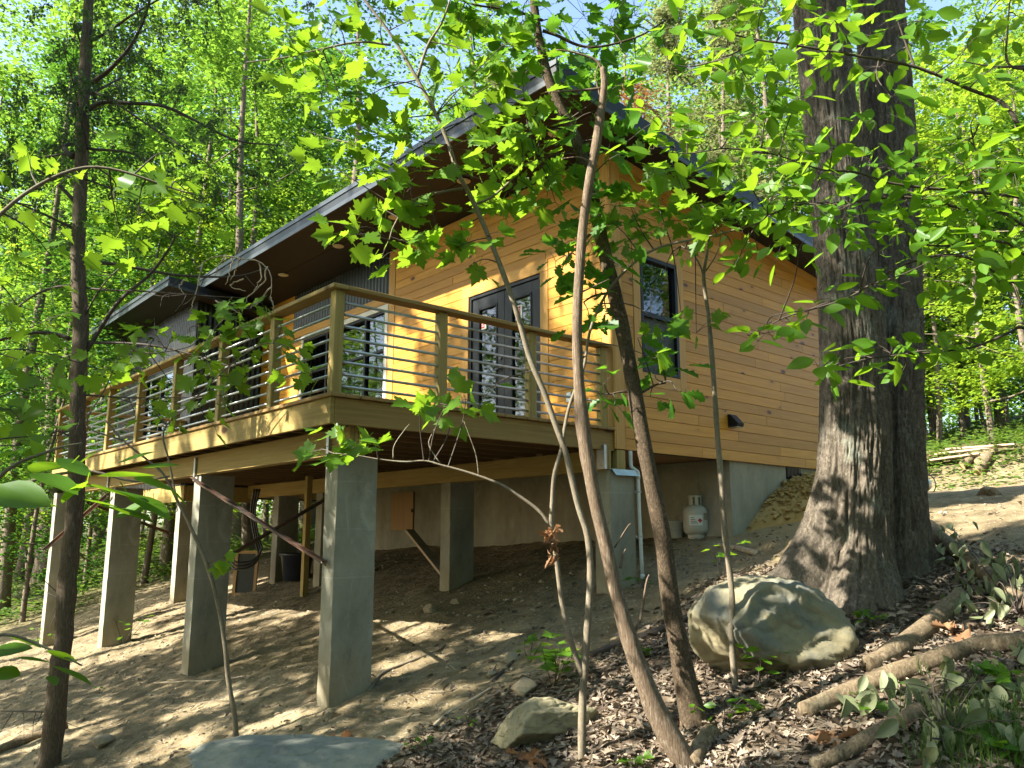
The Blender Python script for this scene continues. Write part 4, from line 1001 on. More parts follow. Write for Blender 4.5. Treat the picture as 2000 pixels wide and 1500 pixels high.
# ------------------------------------------------------------------ the double trunked oak
def vdep(d0, py0, py): return d0*(1+0.18*(py0-py)/1594.0)        # a plumb stem gets farther along the line of sight as it rises
def stem_path(pts, d0, n=60, y0=None):
    y0 = pts[0][1] if y0 is None else y0
    return smoothpath([at(a, b, vdep(d0, y0, b)+(c if len(q) > 2 else 0)) for q in pts for a, b, c in [(q+(0,))[:3]]], n)
def big_stem(mb, prof, d0, flares, seed, zbase):
    ys = [q[1] for q in prof]; path = smoothpath([at(q[0], q[1], vdep(d0, 1185, q[1])) for q in prof], 460)
    rr = np.interp(np.linspace(0, len(prof)-1, 460), range(len(prof)), [q[2]*vdep(d0, 1185, q[1])/FPX for q in prof])
    n = 300; th = np.linspace(0, 2*math.pi, n, endpoint=False); A, I = np.meshgrid(th, np.arange(460)); H = path[I, 2]-zbase
    ca, sa = np.cos(A), np.sin(A); R_ = rr[I]
    for (ang, amp, width, hh) in flares:
        dd_ = np.abs((A-ang+math.pi) % (2*math.pi)-math.pi); R_ = R_+amp*np.exp(-(np.maximum(H, 0)/hh)**1.2)*np.exp(-(dd_/width)**2)
    z = path[I, 2]
    P = np.stack([ca*4.4, sa*4.4, z*1.5], -1)
    w = fbm(np.stack([ca*2, sa*2, z*1.2], -1), 3, seed+50)
    ridge = 1-np.abs(fbm(P+w[..., None]*0.35, 3, seed))*2.4
    P2 = np.stack([ca*9.0, sa*9.0, z*4.5], -1); ridge2 = 1-np.abs(fbm(P2+w[..., None]*0.6, 3, seed+7))*2.6
    R_ = R_-0.022+0.036*np.clip(ridge-0.35, -.55, .4)+0.022*np.clip(ridge2-0.4, -.6, .4)+0.018*fbm(np.stack([ca*1.1, sa*1.1, z*0.8], -1), 2, seed+3)
    Vv = np.stack([path[I, 0]+ca*R_, path[I, 1]+sa*R_, z], -1).reshape(-1, 3)
    o = len(mb.v); mb.v.extend(map(tuple, Vv))
    a, b = np.meshgrid(np.arange(n), np.arange(459)); q0 = b*n+a; q1 = b*n+(a+1) % n
    Fq = np.stack([q0, q1, q1+n, q0+n], -1).reshape(-1, 4)+o; mb.f.extend(map(tuple, Fq)); mb.m.extend([0]*len(Fq))
    return path
zb = gpix(1660, 1190)[0][2]
aL = math.atan2(-RT[1], -RT[0]); aC = math.atan2(-FW[1], -FW[0]); aR = math.atan2(RT[1], RT[0])
oakb = at(1690, 1185, 6.6)
oak = thing('oak_tree', 'huge oak with two thick furrowed trunks rising beside the cabin', 'tree', (oakb[0], oakb[1], zb))
mb = MB()
pl = big_stem(mb, [(1655, 1290, 92), (1660, 1180, 84), (1668, 1050, 72), (1672, 900, 66), (1667, 700, 61), (1652, 500, 56), (1636, 350, 55), (1617, 180, 52), (1600, 0, 49), (1575, -300, 44), (1560, -700, 36)], 6.45,
              [(aL+0.12, 0.56, 0.42, 0.52), (aC-0.25, 0.20, 0.5, 0.35), (aC+0.5, 0.16, 0.4, 0.3), (aR, 0.1, 0.5, 0.3)], 3, zb)
pr_ = big_stem(mb, [(1752, 1290, 76), (1748, 1180, 72), (1747, 1050, 62), (1746, 900, 57), (1746, 700, 54), (1746, 550, 50), (1742, 400, 49), (1732, 200, 49), (1718, 0, 46), (1700, -300, 42), (1690, -700, 34)], 6.8,
              [(aR+0.1, 0.42, 0.45, 0.32), (aC+0.1, 0.16, 0.5, 0.3)], 9, zb)
mb.build('trunk', M['bark_oak'], oak, True)
r3 = np.random.default_rng(3)
mb = MB(); CP = []
for (p0, ln, k) in ((pl[-1], 3.4, 7), (pr_[-1], 3.4, 7)):
    for i in range(k):
        a = 2*math.pi*i/k+r3.random(); q = p0+np.array([math.cos(a)*ln*(0.6+0.5*r3.random()), math.sin(a)*ln*(0.6+0.5*r3.random()), 1.0+2.2*r3.random()])
        pa = smoothpath([p0, (p0+q)/2+r3.normal(size=3)*0.3, q], 8); mb.tube(pa, np.linspace(0.09, 0.02, 8), 6, False)
        for u in (0.5, 0.75, 1.0): CP.append(p0+(q-p0)*u+r3.normal(size=(170, 3))*np.array([0.75, 0.75, 0.35]))
mb.build('limbs', M['bark_oak'], oak, True)
CP = np.vstack(CP); n = len(CP); d_, nm_ = flatleaf(n, 0.4, 0.8, r3)
leaves_mesh('crown', 'card', CP, d_, nm_, 0.16*(0.6+0.7*r3.random(n)), M['lf_oak'], oak)

# ------------------------------------------------------------------ leafy saplings near the camera
def nearest(paths, C):
    best = None
    for P in paths:
        dd_ = np.linalg.norm(P-C, axis=1)*(1.0); i = int(dd_.argmin())
        if best is None or dd_[i] < best[0]: best = (dd_[i], P[i])
    return best[1]
def foliage(t, clusters, paths, kind, size, mat, twigmat, seed, d0, y0, petiole=0.45, droop=0.45, dj=0.22, nm_up=0.75, part='crown', twig=0.005):
    """leaf sprigs: every (px, py, radius px, count, depth shift) grows on a twig from the nearest branch"""
    r = np.random.default_rng(seed); B = []; DR = []; NM = []; SS = []; mb = MB()
    for c in clusters:
        px, py, rp, n = c[:4]; dz = c[4] if len(c) > 4 else 0.0
        d = vdep(d0, y0, py)+dz+r.normal()*dj; C = at(px, py, d); rm = rp*d/FPX
        A = nearest(paths, C)
        midp = (A+C)/2+r.normal(size=3)*0.06*np.linalg.norm(C-A)+np.array([0, 0, 0.06*np.linalg.norm(C-A)])
        if np.linalg.norm(C-A) > 0.03:
            pa = smoothpath([A, midp, C], 9); mb.tube(pa, np.linspace(twig, twig*0.4, 9), 5, False)
        else: pa = np.array([A, C])
        off = r.normal(size=(n, 3))*rm*np.array([0.62, 0.62, 0.5])
        ax = (C-A); ax[2] *= 0.3; ax /= np.linalg.norm(ax)+1e-6
        base = C+off
        out = off+ax*rm*0.5; out[:, 2] *= 0.3; out += r.normal(size=(n, 3))*rm*0.35+1e-4
        out /= np.linalg.norm(out, axis=1)[:, None]; out[:, 2] -= droop*(0.3+r.random(n)); 
        B.append(base); DR.append(out); NM.append(r.normal(size=(n, 3))*0.42+np.array([0, 0, nm_up])-FW*0.28); SS.append(size*(0.62+0.55*r.random(n)))
        for q in base[:max(2, n//2)]:
            mb.tube(np.array([C, (C+q)/2+np.array([0, 0, 0.01]), q]), [twig*0.4, twig*0.3, twig*0.22], 4, False)
    B = np.vstack(B); DR = np.vstack(DR); NM = np.vstack(NM); SS = np.concatenate(SS)
    leaves_mesh(part, kind, B, DR, NM, SS, mat, t, petiole=petiole)
    if len(mb.v): mb.build('twigs', twigmat, t, True)

# maple sapling: the thin forked stem in front of the deck
gp, dm_ = gpix(1136, 1490)
DM = dm_
maple = thing('maple_sapling', 'slender maple sapling with a thin dark stem crossing in front of the deck', 'sapling', gp)
st1 = stem_path([(1136, 1530), (1137, 1400), (1142, 1300), (1150, 1190), (1153, 1110), (1147, 1045), (1128, 985), (1106, 890), (1085, 830), (1062, 765), (1035, 700), (1012, 620), (985, 540), (945, 440), (915, 375), (893, 335), (872, 270), (845, 210), (815, 155), (765, 70), (705, -10), (660, -80)], DM, 90, 1490)
mb = MB(); mb.tube(st1, np.interp(np.linspace(0, 1, 90), [0, .25, .5, .8, 1], [.024, .020, .018, .014, .007]), 9, True, wob=0.10, seed=2)
stx = stem_path([(814, 156), (835, 90), (865, 40), (885, -20)], DM, 14, 1490); mb.tube(stx, np.linspace(.012, .005, 14), 6)
sty = stem_path([(763, 88), (700, 82), (620, 98), (560, 112), (480, 122)], DM, 16, 1490); mb.tube(sty, np.linspace(.009, .004, 16), 6)
stz = stem_path([(905, 368), (850, 378), (800, 395), (770, 440), (760, 470)], DM, 16, 1490); mb.tube(stz, np.linspace(.010, .004, 16), 6)
stw = stem_path([(925, 400), (960, 385), (1000, 350), (1008, 330), (1050, 310)], DM, 14, 1490); mb.tube(stw, np.linspace(.010, .004, 14), 6)
sv = stem_path([(1096, 878), (1110, 800), (1130, 745), (1142, 710), (1154, 640), (1190, 565), (1245, 508), (1297, 480), (1385, 462), (1450, 445), (1500, 430)], DM, 40, 1490); mb.tube(sv, np.linspace(.0125, .006, 40), 6, True, wob=0.1)
mb.build('trunk', M['bark_grey'], maple, True)
mb = MB(); st2 = stem_path([(1138, 1320), (1122, 1275), (1106, 1220), (1095, 1160), (1086, 1090), (1077, 1030), (1078, 990), (1082, 930), (1096, 880), (1100, 850)], DM, 40, 1490); mb.tube(st2, np.interp(np.linspace(0, 1, 40), [0, .7, 1], [.019, .014, .012]), 7, True, wob=0.1)
st3 = stem_path([(1075, 1028), (1055, 1000), (1030, 980), (985, 950), (950, 935), (905, 920), (860, 908), (830, 900), (790, 902), (740, 897), (700, 890), (650, 885)], DM, 40, 1490); mb.tube(st3, np.interp(np.linspace(0, 1, 40), [0, 1], [.012, .003]), 6)
for pts in ([(862, 908), (838, 870), (845, 845), (855, 825), (835, 805)], [(935, 928), (930, 890), (920, 860), (905, 820)], [(768, 896), (770, 870), (790, 840), (800, 828)]):
    q = stem_path(pts, DM, 14, 1490); mb.tube(q, np.linspace(.004, .0018, 14), 5)
mb.build('branch', M['bark_grey'], maple, True)
MC = [(560, 60, 45, 9, -.3), (620, 110, 48, 10, -.3), (610, 190, 45, 9, -.3), (560, 150, 35, 6, -.3), (650, 40, 45, 9, -.3), (700, 90, 40, 7), (745, 40, 40, 7), (660, 150, 40, 7, -.3), (690, 215, 45, 9), (650, 240, 40, 7), (735, 165, 35, 5), (640, 320, 35, 5), (690, 285, 40, 7),
      (800, 40, 40, 7), (850, 90, 45, 9), (900, 40, 55, 12), (960, 30, 55, 12), (880, 150, 45, 8), (930, 110, 45, 9), (850, 215, 40, 6), (980, 90, 45, 9), (740, 250, 42, 7), (770, 300, 45, 8), (730, 335, 40, 7), (830, 330, 45, 8), (800, 270, 40, 6),
      (910, 170, 45, 8), (960, 165, 45, 8), (930, 235, 45, 8), (990, 200, 45, 8), (1020, 150, 40, 6), (880, 290, 40, 6), (955, 295, 45, 8), (1010, 260, 45, 9), (1050, 300, 45, 9), (1090, 250, 40, 8), (1040, 220, 40, 7), (1080, 340, 45, 9), (1120, 300, 40, 7),
      (690, 445, 38, 7), (735, 405, 36, 6), (670, 460, 28, 4), (745, 505, 28, 4), (770, 480, 36, 6), (820, 475, 40, 7), (855, 450, 36, 6), (880, 490, 30, 4), (790, 380, 36, 6), (900, 445, 36, 6), (960, 395, 42, 8), (1010, 390, 42, 8), (1050, 380, 40, 7), (940, 350, 36, 6), (915, 520, 24, 3), (985, 335, 38, 7), (1085, 395, 34, 5), (950, 460, 30, 4),
      (620, 880, 36, 8), (660, 865, 36, 6), (700, 870, 32, 5), (730, 862, 22, 3), (640, 900, 30, 4), (820, 800, 34, 5), (870, 790, 36, 6), (910, 780, 36, 6), (880, 822, 28, 4), (935, 790, 22, 3)]
foliage(maple, MC, [st1[40:], stx, sty, stz, stw, st3[12:]], 'maple', 0.135, M['lf_maple'], M['bark_twig'], 11, DM, 1490)
MW = [(1190, 430, 40, 8), (1230, 400, 42, 9), (1280, 385, 46, 11), (1330, 355, 46, 11), (1370, 400, 46, 11), (1420, 385, 46, 11), (1470, 395, 46, 10), (1330, 430, 40, 8), (1400, 440, 40, 8), (1450, 450, 36, 6), (1270, 455, 36, 6), (1215, 480, 34, 5), (1500, 420, 38, 7), (1310, 310, 38, 7), (1395, 335, 38, 7), (1360, 650, 26, 3), (1300, 640, 30, 5), (1330, 610, 24, 3), (1280, 700, 24, 4), (1215, 440, 36, 6), (1150, 470, 30, 4)]
foliage(maple, MW, [sv[14:]], 'maple', 0.13, M['lf_maple'], M['bark_twig'], 12, DM+.1, 1490, part='crown')
r4 = np.random.default_rng(8); C = at(1079, 1040, DM); P = np.vstack([C+r4.normal(size=(30, 3))*np.array([.022, .022, .014]), at(1082, 1075, DM)+r4.normal(size=(22, 3))*np.array([.012, .012, .03])])
leaves_mesh('withered_leaves', 'oak', P, rdir(len(P), r4)-np.array([0, 0, .7]), rdir(len(P), r4), 0.030+0.02*r4.random(len(P)), M['lf_brown'], maple, curl=1.6, fold=0.9)

# dead barkless pole
gp, dp_ = gpix(1345, 1496)
dead = thing('dead_tree', 'leaning barkless grey dead tree with a hooked top', 'tree', gp)
pd_ = stem_path([(1362, 1535), (1338, 1490), (1292, 1410), (1262, 1340), (1240, 1280), (1218, 1210), (1200, 1140), (1184, 1070), (1165, 990), (1148, 900), (1138, 830), (1130, 740), (1127, 640), (1131, 540), (1138, 450), (1150, 360), (1163, 290), (1172, 230), (1180, 165), (1176, 132)], dp_, 90, 1496)
mb = MB(); mb.tube(pd_, np.interp(np.linspace(0, 1, 90), [0, .05, .21, .30, .42, .53, .58, .68, .84, .92, 1], [.080, .067, .051, .041, .038, .042, .032, .028, .029, .025, .015]), 12, True, wob=0.10, seed=5)
for pts, ra in (([(1176, 135), (1165, 118), (1140, 108), (1112, 100), (1085, 97)], .010), ([(1179, 172), (1140, 176), (1100, 178), (1065, 180)], .009), ([(1173, 190), (1163, 150), (1170, 122)], .007), ([(1152, 315), (1130, 307), (1095, 310)], .007), ([(1228, 1255), (1250, 1210), (1262, 1140), (1268, 1122)], .011), ([(1211, 1110), (1216, 1085), (1222, 1072)], .010), ([(1200, 1070), (1225, 1030), (1232, 1022)], .006), ([(1131, 640), (1120, 628)], .006), ([(1136, 700), (1145, 695)], .008), ([(1137, 570), (1152, 563), (1190, 545)], .006), ([(1158, 960), (1150, 958)], .007)):
    q = stem_path(pts, dp_, 10, 1496); mb.tube(q, np.linspace(ra, ra*0.35, 10), 6, True)
mb.build('trunk', M['deadwood'], dead, True)

# young oak
gp, do_ = gpix(1350, 1420)
yo = thing('young_oak', 'young oak with rough dark bark and lobed leaves in front of the gable window', 'tree', gp)
po = stem_path([(1362, 1460), (1355, 1405), (1338, 1330), (1322, 1240), (1306, 1150), (1296, 1060), (1276, 960), (1258, 870), (1240, 770), (1215, 640), (1197, 560), (1178, 480), (1165, 420), (1150, 350), (1130, 285), (1110, 240), (1090, 200), (1070, 150), (1058, 100), (1048, 50), (1040, -20), (1030, -100)], do_, 90, 1420)
mb = MB(); mb.tube(po, np.interp(np.linspace(0, 1, 90), [0, .05, .12, .3, .5, .75, 1], [.118, .085, .062, .050, .046, .035, .026]), 14, True, wob=0.09, seed=8)
ob1 = stem_path([(1060, 60), (1090, 70), (1120, 85), (1150, 92), (1190, 88), (1250, 70), (1300, 40)], do_, 16, 1420); mb.tube(ob1, np.linspace(.014, .006, 16), 6)
ob2 = stem_path([(1232, 765), (1215, 765), (1190, 770)], do_, 8, 1420); mb.tube(ob2, np.linspace(.010, .005, 8), 6)
ob3 = stem_path([(1252, 768), (1280, 752), (1300, 748)], do_, 8, 1420); mb.tube(ob3, np.linspace(.009, .005, 8), 6)
ob4 = stem_path([(1170, 440), (1140, 470), (1110, 500)], do_, 10, 1420); mb.tube(ob4, np.linspace(.010, .005, 10), 6)
ob5 = stem_path([(1200, 570), (1160, 578), (1140, 590)], do_, 10, 1420); mb.tube(ob5, np.linspace(.010, .005, 10), 6)
ob6 = stem_path([(1060, 40), (1000, 20), (930, 10), (870, -10)], do_, 10, 1420); mb.tube(ob6, np.linspace(.012, .005, 10), 6)
mb.build('trunk', M['bark_dark'], yo, True)
OC = [(1085, 510, 30, 7), (1110, 480, 30, 8), (1140, 440, 32, 8), (1095, 545, 22, 4), (1150, 500, 30, 6), (1160, 560, 32, 7), (1185, 610, 34, 7), (1150, 640, 26, 4), (1200, 520, 26, 5), (1180, 400, 34, 7), (1150, 380, 32, 7),
      (1180, 750, 28, 5), (1200, 790, 26, 4), (1170, 770, 24, 3), (1300, 690, 30, 6), (1280, 720, 30, 5), (1320, 760, 30, 5), (1270, 775, 28, 4), (1245, 660, 24, 3), (1310, 700, 26, 4),
      (900, 20, 50, 12), (960, 10, 55, 14), (1020, 40, 50, 12), (1050, 90, 45, 9), (1000, 100, 40, 7), (1090, 40, 50, 12), (1140, 30, 50, 12), (1190, 40, 50, 12), (1240, 30, 50, 12), (1130, 100, 45, 10), (1180, 120, 42, 9), (1225, 110, 42, 9), (1270, 70, 45, 9), (1210, 165, 36, 6), (1245, 150, 34, 5),
      (1130, 180, 36, 6), (1170, 215, 36, 7), (1200, 250, 36, 7), (1150, 270, 36, 7), (1180, 300, 34, 6), (1110, 200, 32, 5), (1085, 130, 36, 6), (1030, 0, 45, 9), (870, -10, 45, 9), (1210, 300, 30, 5), (1130, 330, 32, 6)]
foliage(yo, OC, [po[50:], ob1, ob2, ob3, ob4, ob5, ob6], 'oak', 0.165, M['lf_oak'], M['bark_twig'], 21, do_, 1420, petiole=0.12, droop=0.5)

# thin sapling in front of the boulder
gp, dt_ = gpix(1437, 1350)
ts = thing('thin_sapling', 'thin pale mottled sapling standing in front of the lichened boulder', 'sapling', gp)
ps = stem_path([(1438, 1370), (1436, 1330), (1428, 1240), (1430, 1170), (1424, 1110), (1413, 1010), (1408, 930), (1402, 860), (1396, 770), (1390, 690), (1384, 620), (1376, 560), (1375, 530), (1382, 490), (1388, 440)], dt_, 60, 1350)
mb = MB(); mb.tube(ps, np.interp(np.linspace(0, 1, 60), [0, .3, .8, 1], [.024, .019, .014, .006]), 8, True, wob=0.16, seed=4)
q1 = stem_path([(1375, 545), (1368, 520), (1352, 495), (1330, 480)], dt_, 10, 1350); mb.tube(q1, np.linspace(.008, .004, 10), 6)
q2 = stem_path([(1378, 530), (1395, 505), (1405, 480), (1408, 450)], dt_, 10, 1350); mb.tube(q2, np.linspace(.006, .003, 10), 6)
mb.build('trunk', M['bark_grey'], ts, True)
foliage(ts, [(1320, 500, 26, 4), (1300, 520, 22, 3), (1345, 470, 26, 5), (1410, 440, 30, 6), (1385, 430, 30, 6), (1430, 480, 26, 4), (1385, 615, 14, 2)], [ps[40:], q1, q2], 'oval', 0.10, M['lf_beech'], M['bark_twig'], 23, dt_, 1350, petiole=0.1)

# cedar at the side
gp, dc_ = gpix(95, 1500)
ced = thing('cedar_tree', 'cedar with a stringy grey trunk and bare lower limbs in front of the sunlit piers', 'tree', gp)
pc = stem_path([(88, 1540), (97, 1480), (112, 1350), (124, 1240), (133, 1130), (146, 1000), (150, 900), (152, 780), (158, 640), (153, 520), (156, 400), (160, 280), (164, 160), (172, 30), (180, -120), (188, -300), (195, -600)], dc_, 120, 1500)
mb = MB(); mb.tube(pc, np.interp(np.linspace(0, 1, 120), [0, .0625, .19, .31, .44, .56, .75, .81, 1], [.100, .086, .073, .075, .067, .061, .054, .046, .026]), 22, True, wob=0.16, seed=6)
mb.build('trunk', M['bark_cedar'], ced, True)
LIMB = [([(176, 163), (215, 145), (255, 115), (280, 70), (293, -10)], .026), ([(172, 214), (200, 198), (245, 197), (310, 200), (370, 226), (440, 258), (520, 262)], .026), ([(168, 292), (188, 245), (235, 210), (290, 178)], .018), ([(175, 175), (230, 200), (300, 240), (380, 280), (430, 330)], .014),
        ([(150, 165), (120, 125), (60, 105), (-20, 98)], .028), ([(148, 226), (100, 190), (50, 150), (-20, 105)], .028), ([(144, 308), (90, 280), (50, 262), (-20, 238)], .024), ([(152, 398), (110, 365), (60, 345), (-20, 325)], .022), ([(150, 300), (80, 300), (-10, 302)], .014),
        ([(165, 512), (230, 518), (330, 540), (440, 545), (500, 530)], .020), ([(165, 690), (240, 600), (330, 550), (400, 505), (440, 500)], .022), ([(136, 662), (70, 612), (-20, 598)], .022), ([(165, 670), (260, 665), (330, 690)], .014), ([(140, 560), (60, 540), (-20, 520)], .016), ([(152, 450), (80, 420), (0, 405)], .015), ([(172, 290), (260, 310), (330, 390), (345, 470)], .014), ([(176, 80), (260, 60), (340, 70), (410, 100)], .016), ([(165, 60), (90, 20), (0, 10)], .018), ([(168, 350), (240, 380), (330, 470)], .010), ([(163, 560), (230, 590), (310, 640)], .010), ([(165, 620), (190, 560), (230, 520)], .010),
        ([(150, 770), (200, 775), (260, 765)], .010), ([(146, 855), (80, 840), (0, 870)], .009), ([(128, 1135), (100, 1140), (82, 1145)], .006), ([(118, 1390), (70, 1395), (0, 1402)], .010)]
mb = MB(); lp = []
for pts, ra in LIMB:
    q = stem_path(pts, dc_, 22, 1500)+np.outer(np.linspace(0, 1, 22)**1.5, r4.normal(size=3)*0.35); lp.append(q); mb.tube(q, np.linspace(ra, ra*0.25, 22), 7, True, wob=0.12)
    for k in range(7):
        i = r4.integers(6, 21); v_ = r4.normal(size=3)*0.16+np.array([0, 0, -.03]); e_ = q[i]+v_
        mb.tube(smoothpath([q[i], (q[i]+e_)/2+r4.normal(size=3)*0.03, e_], 6), np.linspace(.004, .0015, 6), 4, False)
mb.build('limbs', M['bark_twig'], ced, True)
PP = []; DD = []
for li, q in enumerate(lp):
    if li in (22, 23, 24, 9, 10, 12, 18, 19, 20): continue
    hi = 1.0 if q[:, 2].max() > at(100, 330, dc_)[2] else 0.16
    for k in range(int(15*hi)):
        i = r4.integers(8, 22); c_ = q[i]+r4.normal(size=3)*np.array([.22, .22, .13]); m = 70
        v_ = r4.normal(size=3)*0.5+np.array([0, 0, -.45]); v_ /= np.linalg.norm(v_); t_ = r4.random((m, 1)); PP.append(c_+v_*t_*0.26+r4.normal(size=(m, 3))*0.022); DD.append(v_+r4.normal(size=(m, 3))*0.55)
for k in range(120):
    i = r4.integers(92, 119); c_ = pc[i]+r4.normal(size=3)*np.array([1.1, 1.1, .3]); m = 60; v_ = r4.normal(size=3)*0.5+np.array([0, 0, -.4]); t_ = r4.random((m, 1)); PP.append(c_+v_*t_*0.26+r4.normal(size=(m, 3))*0.03); DD.append(v_+r4.normal(size=(m, 3))*0.5)
PP = np.vstack(PP); DD = np.vstack(DD); n = len(PP)
leaves_mesh('crown', 'card', PP, DD, rdir(n, r4), 0.022+0.024*r4.random(n), M['lf_cedar'], ced)
mb = MB()
for pts in ([(438, 500), (470, 505), (505, 512), (522, 525), (530, 555), (528, 585)], [(440, 500), (425, 520), (420, 540)], [(455, 503), (448, 540), (440, 556)], [(470, 505), (462, 520), (450, 545)], [(520, 522), (515, 550), (490, 575), (478, 590)], [(505, 512), (510, 540), (495, 570)], [(528, 560), (505, 590), (490, 600)], [(527, 580), (534, 596), (533, 610)], [(395, 512), (385, 560), (378, 590), (370, 610)], [(440, 500), (405, 505), (380, 530)], [(475, 545), (450, 556), (480, 570)], [(420, 588), (450, 600), (470, 612)], [(360, 545), (352, 562), (360, 575)]):
    q = stem_path(pts, dc_-0.15, 12, 1500)+r4.normal(size=(12, 3))*0.006; mb.tube(q, np.linspace(.008, .003, 12), 5, True)
mb.build('dead_twigs', M['bark_pale'], ced, True)

# leaning bare stem with maple leaves in front of the deck
gp, dv_ = gpix(460, 1455)
vn = thing('leaning_sapling', 'thin bare leaning stem before the second pier with maple leaves along its upper twigs', 'sapling', gp)
pv = stem_path([(461, 1470), (459, 1400), (446, 1330), (440, 1265), (428, 1190), (405, 1105), (375, 1035), (350, 985), (322, 930), (290, 900), (240, 860), (205, 820)], dv_, 60, 1455)
mb = MB(); mb.tube(pv, np.interp(np.linspace(0, 1, 60), [0, .06, .5, 1], [.030, .021, .015, .007]), 8, True, wob=0.15, seed=12)
v1 = stem_path([(345, 975), (330, 900), (320, 840), (370, 790), (420, 740), (480, 690), (530, 670), (585, 690), (610, 735)], dv_-.3, 34, 1455); mb.tube(v1, np.linspace(.008, .003, 34), 6)
v2 = stem_path([(240, 860), (170, 830), (205, 760), (240, 690), (300, 690), (360, 680), (384, 665), (388, 625)], dv_-.3, 30, 1455); mb.tube(v2, np.linspace(.007, .003, 30), 6)
v3 = stem_path([(420, 740), (400, 680), (430, 630), (480, 600), (510, 590)], dv_-.3, 16, 1455); mb.tube(v3, np.linspace(.005, .002, 16), 5)
v4 = stem_path([(345, 985), (345, 1000), (330, 990)], dv_, 6, 1455); mb.tube(v4, np.linspace(.006, .003, 6), 5)
mb.build('trunk', M['bark_grey'], vn, True)
VC = [(450, 595, 24, 6), (490, 600, 26, 7), (520, 612, 24, 6), (425, 620, 24, 6), (470, 640, 26, 7), (505, 665, 26, 7), (545, 655, 26, 6), (420, 665, 26, 6), (570, 690, 24, 5), (595, 725, 22, 4), (608, 745, 16, 3), (560, 735, 20, 3), (440, 700, 26, 6), (480, 720, 22, 4), (400, 720, 26, 5), (380, 770, 28, 5), (425, 790, 26, 4), (345, 760, 28, 4), (330, 830, 30, 4), (300, 800, 28, 4), (420, 835, 22, 3), (340, 650, 22, 4), (305, 655, 22, 4), (370, 640, 20, 3), (290, 690, 26, 4), (235, 660, 26, 4), (205, 700, 28, 5), (215, 750, 28, 4), (360, 700, 20, 3), (430, 1095, 20, 5), (390, 690, 18, 3), (455, 745, 22, 3), (270, 745, 26, 4)]
foliage(vn, VC, [v1, v2, v3, pv[15:30]], 'maple', 0.125, M['lf_maple'], M['bark_twig'], 31, dv_-.3, 1455)

# branches of a beech whose trunk stands beyond the edge of the view
bt = at(2260, 1150, 4.9); bt[2] = gz(bt[0], bt[1])
be = thing('beech_tree', 'beech with bright pointed leaves on branches reaching across the oak trunks', 'tree', bt)
bz = [bt+np.array([0, 0, -.3]), bt+np.array([.02, .05, 1.6]), bt+np.array([-.05, .1, 3.6]), bt+np.array([.05, .2, 6.2])]
bpth = smoothpath(bz, 40); mb = MB(); mb.tube(bpth, np.linspace(.10, .04, 40), 12, True, wob=0.06)
BD = 4.3
BB = [([(2220, 420), (2060, 330), (2000, 262), (1961, 203), (1895, 175), (1786, 130), (1667, 108), (1552, 88), (1475, 77), (1400, 60)], .016), ([(2240, 640), (2100, 520), (2000, 497), (1954, 472), (1825, 480), (1772, 459)], .013), ([(2220, 560), (2080, 480), (2000, 441), (1926, 385), (1909, 315), (1900, 270)], .012), ([(2100, 400), (1950, 380), (1820, 368), (1737, 357), (1671, 336), (1608, 332), (1540, 310), (1470, 290)], .011),
      ([(2050, 420), (1900, 410), (1770, 385), (1653, 395), (1560, 400), (1500, 420)], .011), ([(2240, 700), (2100, 660), (2000, 640), (1978, 646), (1930, 668), (1885, 681), (1800, 690), (1700, 700), (1620, 720)], .011), ([(2200, 600), (2000, 560), (1880, 500), (1770, 515), (1666, 577), (1600, 600), (1535, 619), (1495, 640)], .010), ([(2220, 250), (2080, 140), (1975, 130), (1968, 60), (1975, -20)], .012), ([(2000, 130), (1940, 130), (1880, 120)], .009), ([(1480, 78), (1420, 110), (1350, 130), (1290, 120)], .007), ([(1552, 88), (1530, 40), (1500, -10)], .008), ([(1786, 130), (1760, 60), (1740, 0)], .008), ([(1500, 300), (1420, 290), (1340, 300), (1270, 290)], .006)]
bp = []
for pts, ra in BB:
    n_ = 30; q = stem_path(pts, BD, n_, 1400)+np.outer(np.linspace(1, 0, n_), np.zeros(3)); bp.append(q); mb.tube(q, np.linspace(ra, ra*0.3, n_), 6, True, wob=0.08)
for q in bp[:9]:
    if np.linalg.norm(q[0]-bpth[20]) < 4: mb.tube(smoothpath([bpth[int(np.abs(bpth[:, 2]-q[0][2]+0.2).argmin())], q[0]], 6), .016, 6, False)
mb.build('trunk', M['bark_twig'], be, True)
